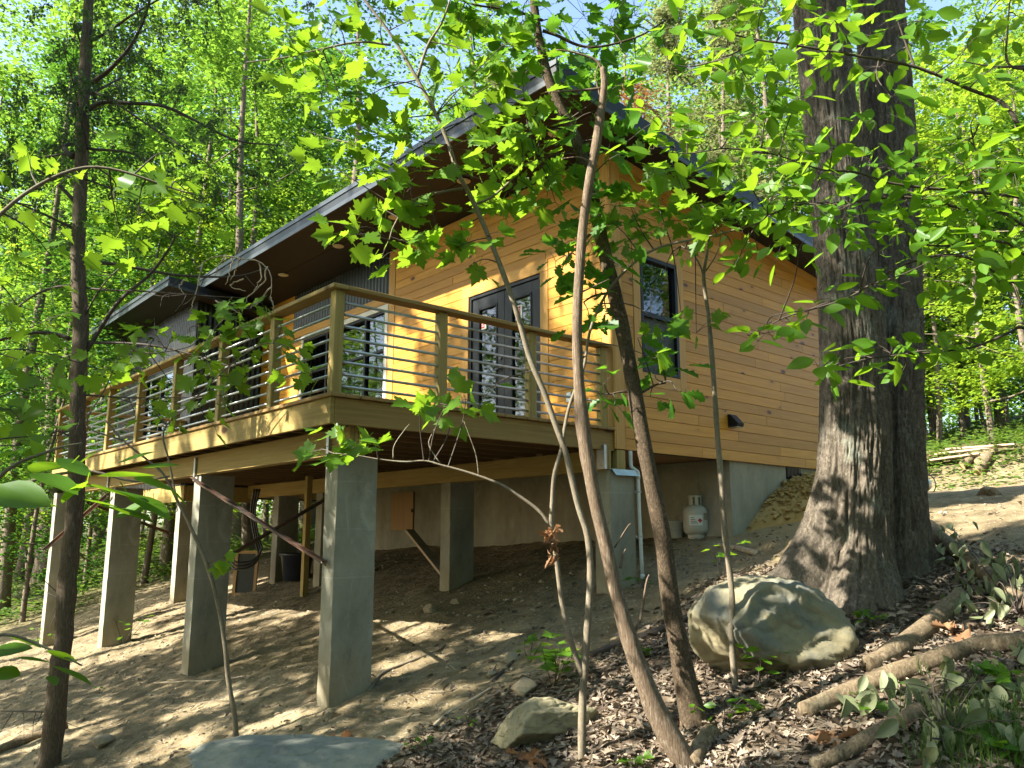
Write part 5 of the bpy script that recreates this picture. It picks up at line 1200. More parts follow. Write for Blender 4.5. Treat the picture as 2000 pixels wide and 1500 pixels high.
BC = [(1330, 60, 36, 6), (1370, 30, 36, 7), (1410, 70, 40, 8), (1400, 120, 34, 6), (1450, 110, 38, 8), (1480, 60, 40, 8), (1520, 110, 38, 8), (1560, 60, 38, 8), (1600, 90, 38, 8), (1630, 40, 36, 6), (1650, 120, 38, 8), (1700, 70, 38, 7), (1720, 130, 38, 8), (1780, 90, 40, 8), (1480, 190, 34, 6), (1520, 180, 36, 6), (1560, 190, 34, 5), (1300, 140, 34, 5), (1350, 150, 34, 5), (1430, 150, 34, 5), (1490, 20, 38, 7), (1560, 10, 38, 7), (1740, 20, 40, 7), (1800, 40, 40, 7),
      (1290, 230, 34, 4), (1345, 250, 32, 4), (1270, 300, 34, 5), (1320, 290, 36, 6), (1370, 280, 36, 6), (1420, 260, 36, 6), (1470, 270, 40, 7), (1520, 260, 40, 7), (1470, 310, 36, 6), (1530, 320, 38, 7), (1580, 300, 38, 7), (1630, 290, 36, 6), (1650, 340, 36, 6), (1700, 310, 36, 6), (1740, 330, 36, 6), (1600, 350, 36, 6), (1550, 370, 36, 7), (1610, 400, 38, 7), (1660, 400, 38, 7), (1720, 380, 38, 7), (1560, 420, 36, 6), (1500, 400, 36, 6), (1640, 440, 36, 6), (1530, 470, 32, 5), (1480, 490, 30, 5), (1440, 510, 24, 3), (1690, 450, 36, 6), (1740, 420, 36, 6), (1560, 490, 30, 4), (1720, 480, 30, 4), (1720, 220, 30, 4), (1740, 190, 28, 4), (1710, 240, 26, 3),
      (1790, 300, 46, 10), (1830, 340, 48, 11), (1880, 320, 48, 11), (1930, 340, 48, 11), (1980, 330, 48, 11), (1800, 390, 46, 10), (1850, 400, 48, 11), (1900, 410, 48, 11), (1960, 420, 48, 11), (1820, 440, 44, 9), (1880, 450, 46, 10), (1940, 470, 46, 10), (1790, 480, 40, 8), (1840, 500, 42, 8), (1900, 500, 42, 8), (1980, 500, 44, 9), (1870, 270, 44, 8), (1940, 270, 44, 8), (1830, 540, 36, 5), (1950, 550, 40, 6), (1760, 440, 40, 7), (1985, 580, 38, 5), (1900, 560, 36, 4), (2010, 380, 50, 10), (2010, 450, 50, 10),
      (1500, 650, 26, 4), (1540, 625, 28, 4), (1480, 668, 22, 3), (1580, 605, 28, 4), (1620, 590, 28, 4), (1660, 575, 28, 4), (1700, 560, 28, 4), (1745, 530, 28, 4), (1460, 655, 16, 2),
      (1600, 725, 24, 4), (1640, 705, 30, 6), (1690, 695, 32, 7), (1740, 690, 32, 7), (1790, 680, 32, 7), (1840, 685, 30, 5), (1880, 670, 30, 5), (1760, 730, 24, 3), (1930, 655, 32, 5), (1980, 640, 32, 5), (1640, 735, 18, 2),
      (1920, 40, 44, 8), (1960, 80, 44, 8), (1890, 90, 40, 6), (1985, 30, 40, 6), (1930, 140, 40, 7), (1980, 180, 42, 7), (1870, 150, 38, 5), (1910, 220, 38, 5)]
BC = [(a_, b_, c_*1.05, int(n_*1.5)) for a_, b_, c_, n_ in BC]
foliage(be, BC, bp, 'beech', 0.135, M['lf_beech'], M['bark_twig'], 41, BD, 1400, petiole=0.08, droop=0.4, dj=0.3)

# big soft leaves at the near edge
gb = at(-180, 1300, 3.0); gb[2] = gz(gb[0], gb[1])
bs = thing('broadleaf_shrub', 'shrub at the edge with very large soft round leaves before the far piers', 'shrub', gb)
mb = MB(); bpa = []
for pts, dd_ in (([(-160, 1320), (-120, 1120), (-40, 990), (60, 940), (170, 920), (260, 940), (330, 930)], 2.7), ([(-160, 1320), (-100, 1290), (0, 1240), (90, 1265), (160, 1300)], 2.9), ([(-100, 1080), (0, 930), (100, 880), (160, 865)], 2.8)):
    q = smoothpath([at(a, b_, dd_) for a, b_ in pts], 20); bpa.append(q); mb.tube(q, np.linspace(.009, .003, 20), 6)
mb.build('stem', M['bark_grey'], bs, True)
r5 = np.random.default_rng(15); P = []; T_ = []; S_ = []
for (px, py, ex, ey, dd_) in ((-20, 955, 85, 972, 2.5), (60, 925, 150, 955, 2.6), (100, 950, 185, 940, 2.65), (110, 895, 175, 930, 2.7), (185, 885, 150, 905, 2.75), (190, 930, 300, 925, 2.5), (180, 950, 290, 965, 2.6), (160, 975, 235, 985, 2.55), (205, 990, 300, 1010, 2.6), (260, 935, 340, 955, 2.6), (275, 915, 350, 905, 2.7), (90, 985, 20, 960, 2.55), (-30, 985, 60, 965, 2.6), (60, 860, 90, 900, 2.8), (300, 985, 220, 1000, 2.62), (140, 905, 60, 925, 2.7), (230, 905, 300, 880, 2.72), (20, 985, 110, 990, 2.5), (170, 940, 120, 975, 2.58), (320, 945, 365, 985, 2.66), (250, 965, 330, 1000, 2.64), (-10, 900, 40, 870, 2.9),
                             (-30, 1275, 60, 1265, 2.9), (30, 1285, 95, 1290, 2.85), (90, 1270, 150, 1290, 2.85), (100, 1300, 175, 1335, 2.8), (40, 1320, -20, 1310, 2.9), (95, 1320, 110, 1335, 2.9), (20, 1245, 80, 1255, 3.0)):
    a = at(px, py, dd_); b_ = at(ex, ey, dd_+r5.normal()*0.06); P.append(a); T_.append(b_-a); S_.append(np.linalg.norm(b_-a)*1.05)
n = len(P); leaves_mesh('foliage', 'beech', np.array(P), np.array(T_), np.array([0, 0, 1.0])-FW*0.25+r5.normal(size=(n, 3))*0.25, np.array(S_), M['lf_beech'], bs, fold=0.15, petiole=0.15)
foliage(bs, [(30, 700, 60, 5, .6), (80, 740, 60, 5, .6), (20, 800, 60, 5, .5), (100, 800, 55, 4, .6), (60, 640, 60, 5, .8), (190, 720, 45, 4, .6), (30, 560, 60, 5, .9), (100, 500, 60, 5, 1.), (60, 420, 60, 6, 1.), (220, 400, 60, 6, 1.2), (300, 350, 60, 7, 1.2), (360, 370, 60, 6, 1.2), (270, 420, 60, 6, 1.2), (330, 300, 50, 5, 1.2), (130, 330, 50, 5, 1.1), (60, 330, 50, 5, 1.), (400, 400, 50, 5, 1.3), (240, 470, 50, 4, 1.2), (30, 870, 50, 5, .2), (120, 850, 45, 4, .3)],
        [smoothpath([gb, at(-120, 900, 3.4), at(-60, 500, 3.8), at(150, 330, 4.0), at(380, 380, 4.1)], 40)], 'maple', 0.105, M['lf_maple'], M['bark_twig'], 51, 3.0, 1000, part='foliage')
mb = MB(); mb.tube(smoothpath([gb, at(-120, 900, 3.4), at(-60, 500, 3.8), at(150, 330, 4.0), at(380, 380, 4.1)], 40), np.linspace(.02, .004, 40), 6); mb.build('stem', M['bark_grey'], bs, True)

# ------------------------------------------------------------------ stones
def rock(name, label, px, py, d, dims, seed, mat, rotz=0.0, cuts=14, sink=0.25, group=None, tilt=0.0, rnd=0.10, loc=None, hmin=0.62):
    r = np.random.default_rng(seed); nu, nv = 84, 52
    nu, nv = (150, 90) if dims[0] > .5 else (60, 36); th, ph = np.meshgrid(np.linspace(0, 2*math.pi, nu, endpoint=False), np.linspace(0.02, math.pi-0.02, nv))
    U = np.stack([np.sin(ph)*np.cos(th), np.sin(ph)*np.sin(th), np.cos(ph)], -1)
    R_ = np.full(th.shape, 1.12)
    for k in range(cuts):
        nn = r.normal(size=3); nn /= np.linalg.norm(nn); h = hmin+(0.96-hmin)*r.random(); c = U@nn
        R_ = np.minimum(R_, np.where(c > 0.05, h/np.maximum(c, 0.05), 9))
    R_ = R_*(1+rnd*fbm(U*1.6+seed, 3, seed)+0.05*fbm(U*5+seed, 3, seed+1)+0.018*fbm(U*16, 3, seed+2)-0.05*np.maximum(0, 1-np.abs(fbm(U*2.3+seed*3, 2, seed+5))*14))
    V_ = (U*R_[..., None]*np.array(dims)*0.5).reshape(-1, 3)
    ca, sa = math.cos(tilt), math.sin(tilt); V_ = V_@np.array([[ca, 0, sa], [0, 1, 0], [-sa, 0, ca]]).T
    ang = math.atan2(RT[1], RT[0])+rotz; ca, sa = math.cos(ang), math.sin(ang); V_ = V_@np.array([[ca, -sa, 0], [sa, ca, 0], [0, 0, 1]]).T
    if loc is None:
        P = at(px, py, d); P[2] = gz(P[0], P[1])
    else: P = np.array(loc, float)
    V_ = V_+P+np.array([0, 0, dims[2]*(0.5-sink)])
    a, b = np.meshgrid(np.arange(nu), np.arange(nv-1)); q0 = b*nu+a; q1 = b*nu+(a+1) % nu
    F_ = np.stack([q0, q0+nu, q1+nu, q1], -1).reshape(-1, 4)
    o = link(name, V_, F_, mat, None, True, loc=P); return tag(o, label, 'rock', group)
_, d_ = gpix(1505, 1320)
rock('boulder', 'large rounded boulder with blue lichen on top in front of the oak', 1508, 1300, d_+0.25, (1.03, 0.78, 0.70), 23, M['rock_big'], 0.05, 6, 0.30, tilt=0.08, hmin=0.86, rnd=0.12)
_, d_ = gpix(1060, 1450)
rock('slab_rock', 'angular yellowish slab of rock beside the thin maple stem', 1055, 1445, d_+0.1, (0.76, 0.42, 0.36), 31, M['rock_slab'], 0.35, 18, 0.30, tilt=-0.14, rnd=0.05)
_, d_ = gpix(580, 1500)
rock('flat_rock', 'long low blue-grey rock in the foreground below the front pier', 582, 1512, d_-0.05, (1.45, 0.8, 0.40), 8, M['rock_blue'], 0.1, 16, 0.42, rnd=0.05)
for i, (px, py, sx_, lb) in enumerate([(705, 1345, .14, 'small yellow stone at the foot of the front corner pier'), (1000, 1290, .17, 'small grey stone above the slab rock'), (962, 1320, .13, 'small stone near the fallen twigs'), (1022, 1352, .26, 'half buried grey stone left of the bright seedling'), (520, 1330, .12, 'pale stone between the two front piers'), (985, 1310, .1, 'pebble sized tan stone'), (200, 1455, .2, 'pale stone right of the cedar foot'), (840, 1195, .22, 'flat stone in the shade under the deck'), (890, 1180, .16, 'dull stone lying behind the flat one under the deck'), (1935, 968, .33, 'brown stone lying on the sunlit yard')]):
    P, d_ = gpix(px, py); rock('stone', lb, px, py, d_, (sx_, sx_*0.7, sx_*0.55), 60+i, M['pebble'] if i != 9 else M['logwood'], i*0.7, 12, 0.3, 'scattered stones', loc=P)

# ------------------------------------------------------------------ fallen wood
def ground_path(pix, lift, n=24, end=None):
    pts = []
    for i, q in enumerate(pix):
        P, d_ = gpix(q[0], q[1]); P = P.copy(); P[2] = gz(P[0], P[1])+lift+(q[2] if len(q) > 2 else 0); pts.append(P)
    return smoothpath(pts, n)
def log(name, label, pix, r0, r1, mat, cat='log', wob=0.16, group=None, seed=0, caps=False):
    q = ground_path(pix, r0*0.55, 26); mb = MB(); mb.tube(q, np.linspace(r0, r1, 26), 14, True, wob=wob, seed=seed)
    o = mb.build(name, mat, None, True); return tag(o, label, cat, group)
log('fallen_log', 'thick broken branch lying between the boulder and the oak roots', [(1700, 1318), (1745, 1285), (1800, 1248), (1850, 1200), (1878, 1178)], .058, .066, M['logwood'], seed=1)
log('fallen_log', 'long fallen log running to the right edge below the withered leaves', [(1570, 1400), (1660, 1362), (1740, 1335), (1830, 1302), (1920, 1275), (2040, 1262)], .052, .062, M['logwood'], seed=2)
log('fallen_log', 'brown log in the bottom right corner under wilted leaves', [(1590, 1510), (1640, 1488), (1700, 1452), (1760, 1418), (1800, 1400)], .038, .045, M['logwood'], seed=3)
log('fallen_log', 'stub of rotten wood at the foot of the young oak', [(1355, 1500), (1372, 1465), (1392, 1440)], .040, .050, M['logwood'], seed=4)
log('fallen_branch', 'dark fallen branch lying from the dead tree up to the oak root', [(1155, 1290), (1220, 1262), (1290, 1240), (1360, 1205), (1420, 1180), (1470, 1165)], .032, .040, M['bark_twig'], 'branch', seed=5)
log('fallen_branch', 'pinkish root limb slanting down right of the oak base', [(1815, 1060, .10), (1850, 1090, .08), (1900, 1120, .05), (1960, 1160), (2040, 1215)], .075, .045, M['logwood'], 'branch', seed=6)
log('fallen_branch', 'pale short stick on the slope below the gas bottle', [(1402, 1068), (1440, 1075), (1478, 1085)], .026, .036, M['bark_pale'], 'branch', seed=7)
log('fallen_branch', 'thin stick lying across the soil before the second pier', [(300, 1338), (360, 1334), (420, 1332), (480, 1322)], .010, .007, M['bark_pale'], 'branch', seed=8)
log('fallen_branch', 'twisted grey stick right of the front corner pier', [(720, 1352), (745, 1320), (790, 1298), (850, 1275), (870, 1262)], .016, .010, M['bark_grey'], 'branch', seed=9)
log('fallen_branch', 'forked grey stick behind the slab rock', [(840, 1430), (880, 1395), (925, 1370), (960, 1350)], .014, .010, M['bark_pale'], 'branch', seed=10)
log('fallen_branch', 'dark stick in the shade left of the seedling', [(960, 1335), (990, 1305), (1015, 1280)], .014, .010, M['bark_twig'], 'branch', seed=11)
log('fallen_branch', 'pale bleached twig lying in front of the oak roots', [(1660, 1262), (1680, 1215), (1720, 1178), (1745, 1172)], .012, .007, M['bark_pale'], 'branch', seed=12)
log('fallen_branch', 'rotting branch between the cedar and the left edge', [(-20, 1480), (40, 1455), (85, 1440), (130, 1425)], .045, .04, M['logwood'], 'branch', seed=13)
for i in range(16):                                              # twigs long enough to tell apart
    px = r5.uniform(500, 1150); py = r5.uniform(1290, 1480); dx, dy = r5.uniform(-70, 70), r5.uniform(-22, 22)
    log('fallen_twig', 'short fallen twig on the soil and leaves of the foreground', [(px, py), (px+dx*.5, py+dy*.5+r5.uniform(-6, 6)), (px+dx, py+dy)], .007, .004, M['bark_grey' if i % 2 else 'bark_pale'], 'twig', group='fallen twigs in the foreground', seed=20+i)
for i in range(22):
    px = r5.uniform(1380, 1990); py = r5.uniform(1200, 1490); dx, dy = r5.uniform(-90, 90), r5.uniform(-30, 30)
    log('fallen_twig', 'thin fallen twig among the dead leaves near the boulder and logs', [(px, py), (px+dx*.5, py+dy*.5+r5.uniform(-6, 6)), (px+dx, py+dy)], .007, .003, M['bark_twig' if i % 2 else 'bark_pale'], 'twig', group='fallen twigs among the dead leaves', seed=50+i)

# withered cut branches of the lower right
def wilted(label, pix_c, n, size, seed, px0):
    r = np.random.default_rng(seed); P0, _ = gpix(*px0); t = thing('withered_branch', label, 'branch', P0, 'withered leafy branches by the oak'); mb = MB(); B = []; T_ = []; SS = []
    a = P0+np.array([0, 0, .04])
    for (px, py, h) in pix_c:
        Q, _ = gpix(px, py); Q = Q+np.array([0, 0, h]); mb.tube(smoothpath([a, (a+Q)/2+np.array([0, 0, h*0.3])+r.normal(size=3)*.05, Q], 10), np.linspace(.005, .002, 10), 5, False)
        c = Q+r.normal(size=(n, 3))*np.array([.10, .10, .05]); B.append(c); v = r.normal(size=(n, 3))*np.array([.7, .7, .25]); v[:, 2] -= 1.0; T_.append(v); SS.append(size*(0.7+0.5*r.random(n)))
    B = np.vstack(B); mb.build('stem', M['bark_twig'], t, True)
    B[:, 2] = np.maximum(B[:, 2], ground_z(B[:, 0], B[:, 1])+0.10*np.concatenate(SS)/0.12)
    leaves_mesh('wilted_leaves', 'beech', B, np.vstack(T_), r.normal(size=(len(B), 3))*0.7+np.array([0, 0, .5])-FW*0.6, np.concatenate(SS), M['lf_wilt'], t, fold=0.5, curl=0.55)
wilted('withered drooping branch with grey-green leaves leaning on the right side of the oak', [(1862, 1110, .22), (1895, 1130, .22), (1930, 1150, .2), (1960, 1165, .18), (1985, 1190, .15), (1905, 1170, .12), (1945, 1195, .1), (1840, 1075, .22), (1990, 1140, .2), (1880, 1200, .06), (1970, 1225, .08)], 8, .115, 3, (1990, 1210))
wilted('wilted pale branch with big toothed leaves spread over the bottom right logs', [(1700, 1385, .10), (1760, 1375, .12), (1800, 1400, .12), (1850, 1350, .1), (1900, 1390, .12), (1940, 1345, .1), (1980, 1370, .12), (1830, 1450, .1), (1890, 1450, .1), (1950, 1430, .12), (1990, 1460, .12), (1770, 1470, .1), (1850, 1490, .1), (1930, 1490, .1), (1650, 1390, .08), (1985, 1310, .1)], 4, .135, 4, (1850, 1460))

# ------------------------------------------------------------------ seedlings
def seedling(label, px, py, hpx, n, kind, size, mat, seed, nst=3, spread=1.0):
    P0, d_ = gpix(px, py); r = np.random.default_rng(seed); H = hpx*d_/FPX
    t = thing('seedling', label, 'plant', P0, 'seedlings on the woodland floor'); mb = MB(); B = []; T_ = []
    for s in range(nst):
        tip = P0+np.array([r.normal()*.28*H*spread, r.normal()*.28*H*spread, H*(0.6+0.4*r.random())]); pa = smoothpath([P0-np.array([0, 0, .02]), (P0+tip)/2+r.normal(size=3)*0.06*H, tip], 10)
        mb.tube(pa, np.linspace(.004, .0018, 10), 5, False)
        for k in range(max(2, n//nst)):
            b = pa[r.integers(4, 10)]; a = r.random()*6.28; v = np.array([math.cos(a), math.sin(a), -0.15+0.3*r.random()]); B.append(b+v*0.03*spread); T_.append(v)
    mb.build('stem', M['bark_twig'], t, True)
    m = len(B); leaves_mesh('leaves', kind, np.array(B), np.array(T_), np.array([0, 0, 1.0])+r.normal(size=(m, 3))*.35-FW*0.2, size*(0.65+0.6*r.random(m)), M[mat], t, petiole=0.4)
SD_ = [('bright sunlit maple seedling beside the thin stems', 1080, 1345, 95, 30, 'maple', .105, 'lf_small', 6, 1.3), ('small bright maple seedling left of the sunlit one', 1035, 1290, 45, 9, 'maple', .085, 'lf_small', 3, 1.2),
       ('dark leaved seedling growing in front of the boulder', 1480, 1335, 70, 16, 'oval', .105, 'lf_beech', 4, 1.5), ('low oval leaved plant right of the young oak foot', 1415, 1420, 60, 12, 'oval', .09, 'lf_beech', 3, 1.4), ('low green plant under the thin sapling', 1470, 1400, 40, 9, 'oval', .085, 'lf_small', 3, 1.2),
       ('little green plant at the bottom edge right of the dead pole', 1235, 1500, 30, 6, 'maple', .07, 'lf_small', 2, 1), ('green creeper patch between the boulder and the oak', 1700, 1225, 35, 16, 'maple', .06, 'lf_beech', 5, 1.6), ('tiny plant at the left of the slab rock', 915, 1425, 28, 6, 'oval', .05, 'lf_small', 2, 1), ('tiny seedling above the long flat rock', 800, 1475, 28, 8, 'oval', .045, 'lf_beech', 3, 1), ('tiny seedling right of the flat rock', 838, 1462, 22, 6, 'maple', .045, 'lf_small', 2, 1),
       ('dark green tuft at the foot of the pier with the white pipe', 1255, 1150, 26, 12, 'oval', .10, 'lf_oak', 4, 1.6), ('sparse seedling on the slope left of the oak root', 1410, 1130, 75, 14, 'maple', .075, 'lf_beech', 4, 1.3), ('leafy green weed between the far piers', 240, 1260, 55, 22, 'oval', .13, 'lf_small', 6, 1.4), ('yellowish weed left of the cedar', 80, 1265, 40, 14, 'card', .10, 'lf_small', 5, 1.5),
       ('seedling between the two lower logs', 1690, 1400, 45, 10, 'maple', .07, 'lf_small', 3, 1.4), ('green plant right of the long fallen log', 1900, 1335, 45, 14, 'maple', .075, 'lf_beech', 4, 1.8), ('green plant at the right edge by the log end', 1985, 1345, 50, 12, 'oval', .09, 'lf_small', 3, 1.5), ('small plant below the lower log', 1790, 1355, 30, 8, 'oval', .07, 'lf_beech', 3, 1.3), ('bright sprig behind the dead tree', 1255, 1290, 24, 8, 'maple', .06, 'lf_small', 2, 1), ('small weed on the bare soil right of the cedar', 195, 1355, 16, 6, 'oval', .06, 'lf_beech', 2, 1.2), ('low plant at the bottom right corner', 1960, 1490, 50, 14, 'card', .13, 'lf_beech', 4, 1.6)]
for i, (lb, px, py, hp, n_, kd, sz_, mt, ns, sp) in enumerate(SD_): seedling(lb, px, py, hp, n_, kd, sz_, mt, 300+i, ns, sp)

# grass tufts in the corner
G_ = []; r6 = np.random.default_rng(66)
PV = []; PF = []
for k in range(420):
    px, py = r6.normal(1920, 70), r6.normal(1440, 45)
    if py > 1640 or px > 2100: continue
    P, d_ = gpix(px, min(py, 1560)); 
    for j in range(3):
        h = r6.uniform(.06, .16); a = r6.uniform(0, 6.28); w = .0022; v = np.array([math.cos(a), math.sin(a), 0]); s_ = np.array([-math.sin(a), math.cos(a), 0])*w; b = P+r6.normal(size=3)*np.array([.03, .03, 0])
        o_ = len(PV); PV += [b-s_, b+s_, b+s_*.8+v*h*.3+np.array([0, 0, h*.7]), b-s_*.8+v*h*.3+np.array([0, 0, h*.7]), b+v*h*.85+np.array([0, 0, h*.8])]; PF += [(o_, o_+1, o_+2, o_+3), (o_+3, o_+2, o_+4)]
o = link('grass', np.array(PV), PF, M['lf_floor'], None); tag(o, 'thin grass among the wilted leaves at the lower right', 'grass', kind='stuff')

# ------------------------------------------------------------------ leaf litter, pebbles
r7 = np.random.default_rng(71); n0 = 90000
x_ = r7.uniform(-1.5, 6.5, n0); y_ = r7.uniform(-6.5, 1.5, n0); keep = r7.random(n0) < litter_mask(x_, y_)*0.62+0.018
x_, y_ = x_[keep], y_[keep]; n = len(x_); z_ = ground_z(x_, y_)+0.006+0.014*r7.random(n)
a = r7.random(n)*6.283; T_ = np.stack([np.cos(a), np.sin(a), r7.normal(size=n)*0.22], 1); nm = np.stack([r7.normal(size=n)*.38, r7.normal(size=n)*.38, np.ones(n)], 1)
hf = n//2; P = np.stack([x_, y_, z_], 1)
o = leaves_mesh('leaf_litter', 'oak', P[:hf], T_[:hf], nm[:hf], 0.034+0.046*r7.random(hf), M['lf_litter'], fold=0.6, curl=0.7); tag(o, 'brown dead oak leaves covering the foreground soil', 'leaf litter', kind='stuff')
o = leaves_mesh('leaf_litter', 'oval', P[hf:], T_[hf:], nm[hf:], 0.026+0.040*r7.random(n-hf), M['lf_litter'], fold=0.7, curl=0.9); tag(o, 'brown dead oval leaves covering the foreground soil', 'leaf litter', kind='stuff')
for (px, py) in ((1040, 1492), (660, 1455), (1880, 1240), (1640, 1460)):
    C, _ = gpix(px, py); P = C+r7.normal(size=(9, 3))*np.array([.05, .05, .015])+np.array([0, 0, .035])
    o = leaves_mesh('dry_leaf_clump', 'oak', P, rdir(9, r7)*np.array([1, 1, .3]), rdir(9, r7)+np.array([0, 0, 1]), 0.09+0.05*r7.random(9), M['lf_brown'], fold=0.6, curl=0.8); tag(o, {1040: 'curled orange brown oak leaves in front of the slab rock', 660: 'brown leaves behind the flat blue-grey rock', 1880: 'dry yellow leaves lit by the sun beside the withered branch', 1640: 'rust brown leaves on the bottom right log'}[px], 'leaves')
ICO = [(0, 0, 1), (.9, 0, .3), (.28, .85, .35), (-.72, .53, .3), (-.72, -.53, .35), (.28, -.85, .3), (.7, .5, -.4), (-.3, .85, -.4), (-.9, 0, -.35), (-.3, -.85, -.4), (.7, -.5, -.35), (0, 0, -.9)]
IF = [(0, 1, 2), (0, 2, 3), (0, 3, 4), (0, 4, 5), (0, 5, 1), (1, 6, 2), (2, 6, 7), (2, 7, 3), (3, 7, 8), (3, 8, 4), (4, 8, 9), (4, 9, 5), (5, 9, 10), (5, 10, 1), (1, 10, 6), (11, 7, 6), (11, 8, 7), (11, 9, 8), (11, 10, 9), (11, 6, 10)]
def pebbles(name, label, P, S, mat, seed, kind='stuff', parent=None):
    r = np.random.default_rng(seed); I = np.array(ICO); n = len(P)
    a = r.random(n)*6.28; V_ = I[None]*(0.7+0.6*r.random((n, 12, 1)))*(S[:, None, None]*np.array([1, .8, .6])*(0.7+0.6*r.random((n, 1, 3))))
    ca, sa = np.cos(a)[:, None], np.sin(a)[:, None]; V2 = np.stack([V_[..., 0]*ca-V_[..., 1]*sa, V_[..., 0]*sa+V_[..., 1]*ca, V_[..., 2]], -1)+P[:, None]
    F_ = (np.arange(n)[:, None, None]*12+np.array(IF)[None]).reshape(-1, 3)
    o = link(name, V2.reshape(-1, 3), F_, mat, parent, False)
    if parent is None: tag(o, label, 'pebbles', kind=kind)
    return o
n0 = 9000; x_ = r7.uniform(-3, 9, n0); y_ = r7.uniform(-4, 12, n0); kp = r7.random(n0) < (1-litter_mask(x_, y_))*0.62*(0.25+0.75*sstep(-.1, .4, fbm(np.stack([x_, y_, x_*0], -1)*0.9, 2, 21))); x_, y_ = x_[kp], y_[kp]
pebbles('pebbles', 'small clods and pebbles strewn over the bare soil', np.stack([x_, y_, ground_z(x_, y_)+.004], 1), 0.006+0.034*r7.random(len(x_))**4.5, M['pebble'], 5)
n0 = 12000; x_ = r7.uniform(-3, 5, n0); y_ = r7.uniform(-4.5, 9, n0); a = r7.random(n0)*6.28; L = 0.02+0.11*r7.random(n0)**2; mb_ = []
V_ = []; zc = ground_z(x_, y_)+.008
dx, dy = np.cos(a)*L, np.sin(a)*L; wx, wy = -np.sin(a)*.0028, np.cos(a)*.0028
z1 = ground_z(x_+dx, y_+dy)+.010
V_ = np.stack([np.stack([x_-wx, y_-wy, zc], 1), np.stack([x_+wx, y_+wy, zc], 1), np.stack([x_+wx+dx, y_+wy+dy, z1], 1), np.stack([x_-wx+dx, y_-wy+dy, z1], 1), np.stack([x_+dx*.1, y_+dy*.1, zc+.006], 1), np.stack([x_+dx*.9, y_+dy*.9, z1+.006], 1)], 1).reshape(-1, 3)
b6 = np.arange(n0)[:, None]*6
F_ = np.concatenate([b6+np.array([[0, 4, 5, 3]]), b6+np.array([[1, 2, 5, 4]])])
o = link('bark_crumbs', V_, F_, M['bark_grey'], None); tag(o, 'tiny sticks and bark crumbs littering the soil', 'debris', kind='stuff')

# ------------------------------------------------------------------ heap of clay by the foundation
mx, my = np.meshgrid(np.linspace(5.55, 8.3, 70), np.linspace(-1.15, 0.019, 34))
hh = np.maximum(0, 0.50*sstep(5.65, 7.0, mx)*sstep(8.6, 7.6, mx)-0.42*np.maximum(0, -my-0.08)-0.03)+0.03*fbm(np.stack([mx*7, my*7, mx*0], -1), 3, 3)*sstep(5.6, 6.1, mx)
dv = np.stack([mx, my, ground_z(mx.ravel(), my.ravel()).reshape(mx.shape)+hh-0.012], -1).reshape(-1, 3)
ii, jj = np.meshgrid(np.arange(69), np.arange(33)); q = (jj*70+ii).ravel(); dirt = thing('clay_heap', 'ochre heap of dug clay banked against the foundation wall', 'heap', (7.2, -0.4, gz(7.2, -.4)))
link('mound', dv, np.stack([q, q+1, q+71, q+70], -1), M['clod'], dirt, True)
i_ = r7.choice(len(dv), 1500, p=(np.maximum(hh.ravel(), 0)+.004)/(np.maximum(hh.ravel(), 0)+.004).sum()); P = dv[i_]+r7.normal(size=(1500, 3))*np.array([.03, .03, .012]); P[:, 1] = np.minimum(P[:, 1], -.02)
tag(pebbles('clods', None, P, 0.014+0.040*r7.random(1500)**2.2, M['clod'], 9, parent=dirt), kind='stuff')

# ------------------------------------------------------------------ things under and around the house
def on_ground(px, py):
    P, d_ = gpix(px, py); return P, d_
P, d_ = on_ground(1360, 1050); r_t = 24.5*d_/FPX
tk = thing('propane_tank', 'cream steel gas bottle with a collar and warning label under the cabin corner', 'gas bottle', P)
mb = MB(); R0 = r_t; H0 = 0.30*R0/0.155
mb.lathe([(R0*.55, .035), (R0*.80, .045), (R0*.96, .085), (R0, .13), (R0, .13+H0*.55), (R0*.97, .13+H0*.68), (R0*.85, .13+H0*.80), (R0*.62, .13+H0*.88), (R0*.35, .13+H0*.92), (.02, .13+H0*.93)], P, 32); mb.build('body', M['tank'], tk, True)
mb = MB(); mb.lathe([(R0*.66, -.02), (R0*.68, .05), (R0*.64, .05)], P, 28); mb.build('foot_ring', M['tank'], tk, True)
top_ = .13+H0*.90
mb = MB(); am = math.atan2(-FW[1], -FW[0])
for a0, a1 in ((am-2.4, am-0.55), (am-0.25, am+0.35), (am+0.7, am+2.6)):
    k = 10; vs = []; rr_ = R0*.52
    for j in range(k+1):
        a = a0+(a1-a0)*j/k
        for (q, z_) in ((rr_, top_-.02), (rr_, top_+.12), (rr_-.006, top_+.12), (rr_-.006, top_-.02)): vs.append((P[0]+q*math.cos(a), P[1]+q*math.sin(a), P[2]+z_))
    mb.add(vs, [(4*j+i, 4*j+(i+1) % 4, 4*j+4+(i+1) % 4, 4*j+4+i) for j in range(k) for i in range(4)]+[(0, 1, 2, 3), tuple(4*k+i for i in (3, 2, 1, 0))])
mb.lathe([(R0*.52+.004, top_+.10), (R0*.52+.004, top_+.125), (R0*.52-.010, top_+.125), (R0*.52-.010, top_+.10)], P, 26)
mb.build('collar', M['tank'], tk)
mb = MB(); mb.lathe([(.018, top_-.01), (.018, top_+.05), (.028, top_+.055), (.028, top_+.08)], P, 12); mb.build('valve', M['flash'], tk)
mb = MB()
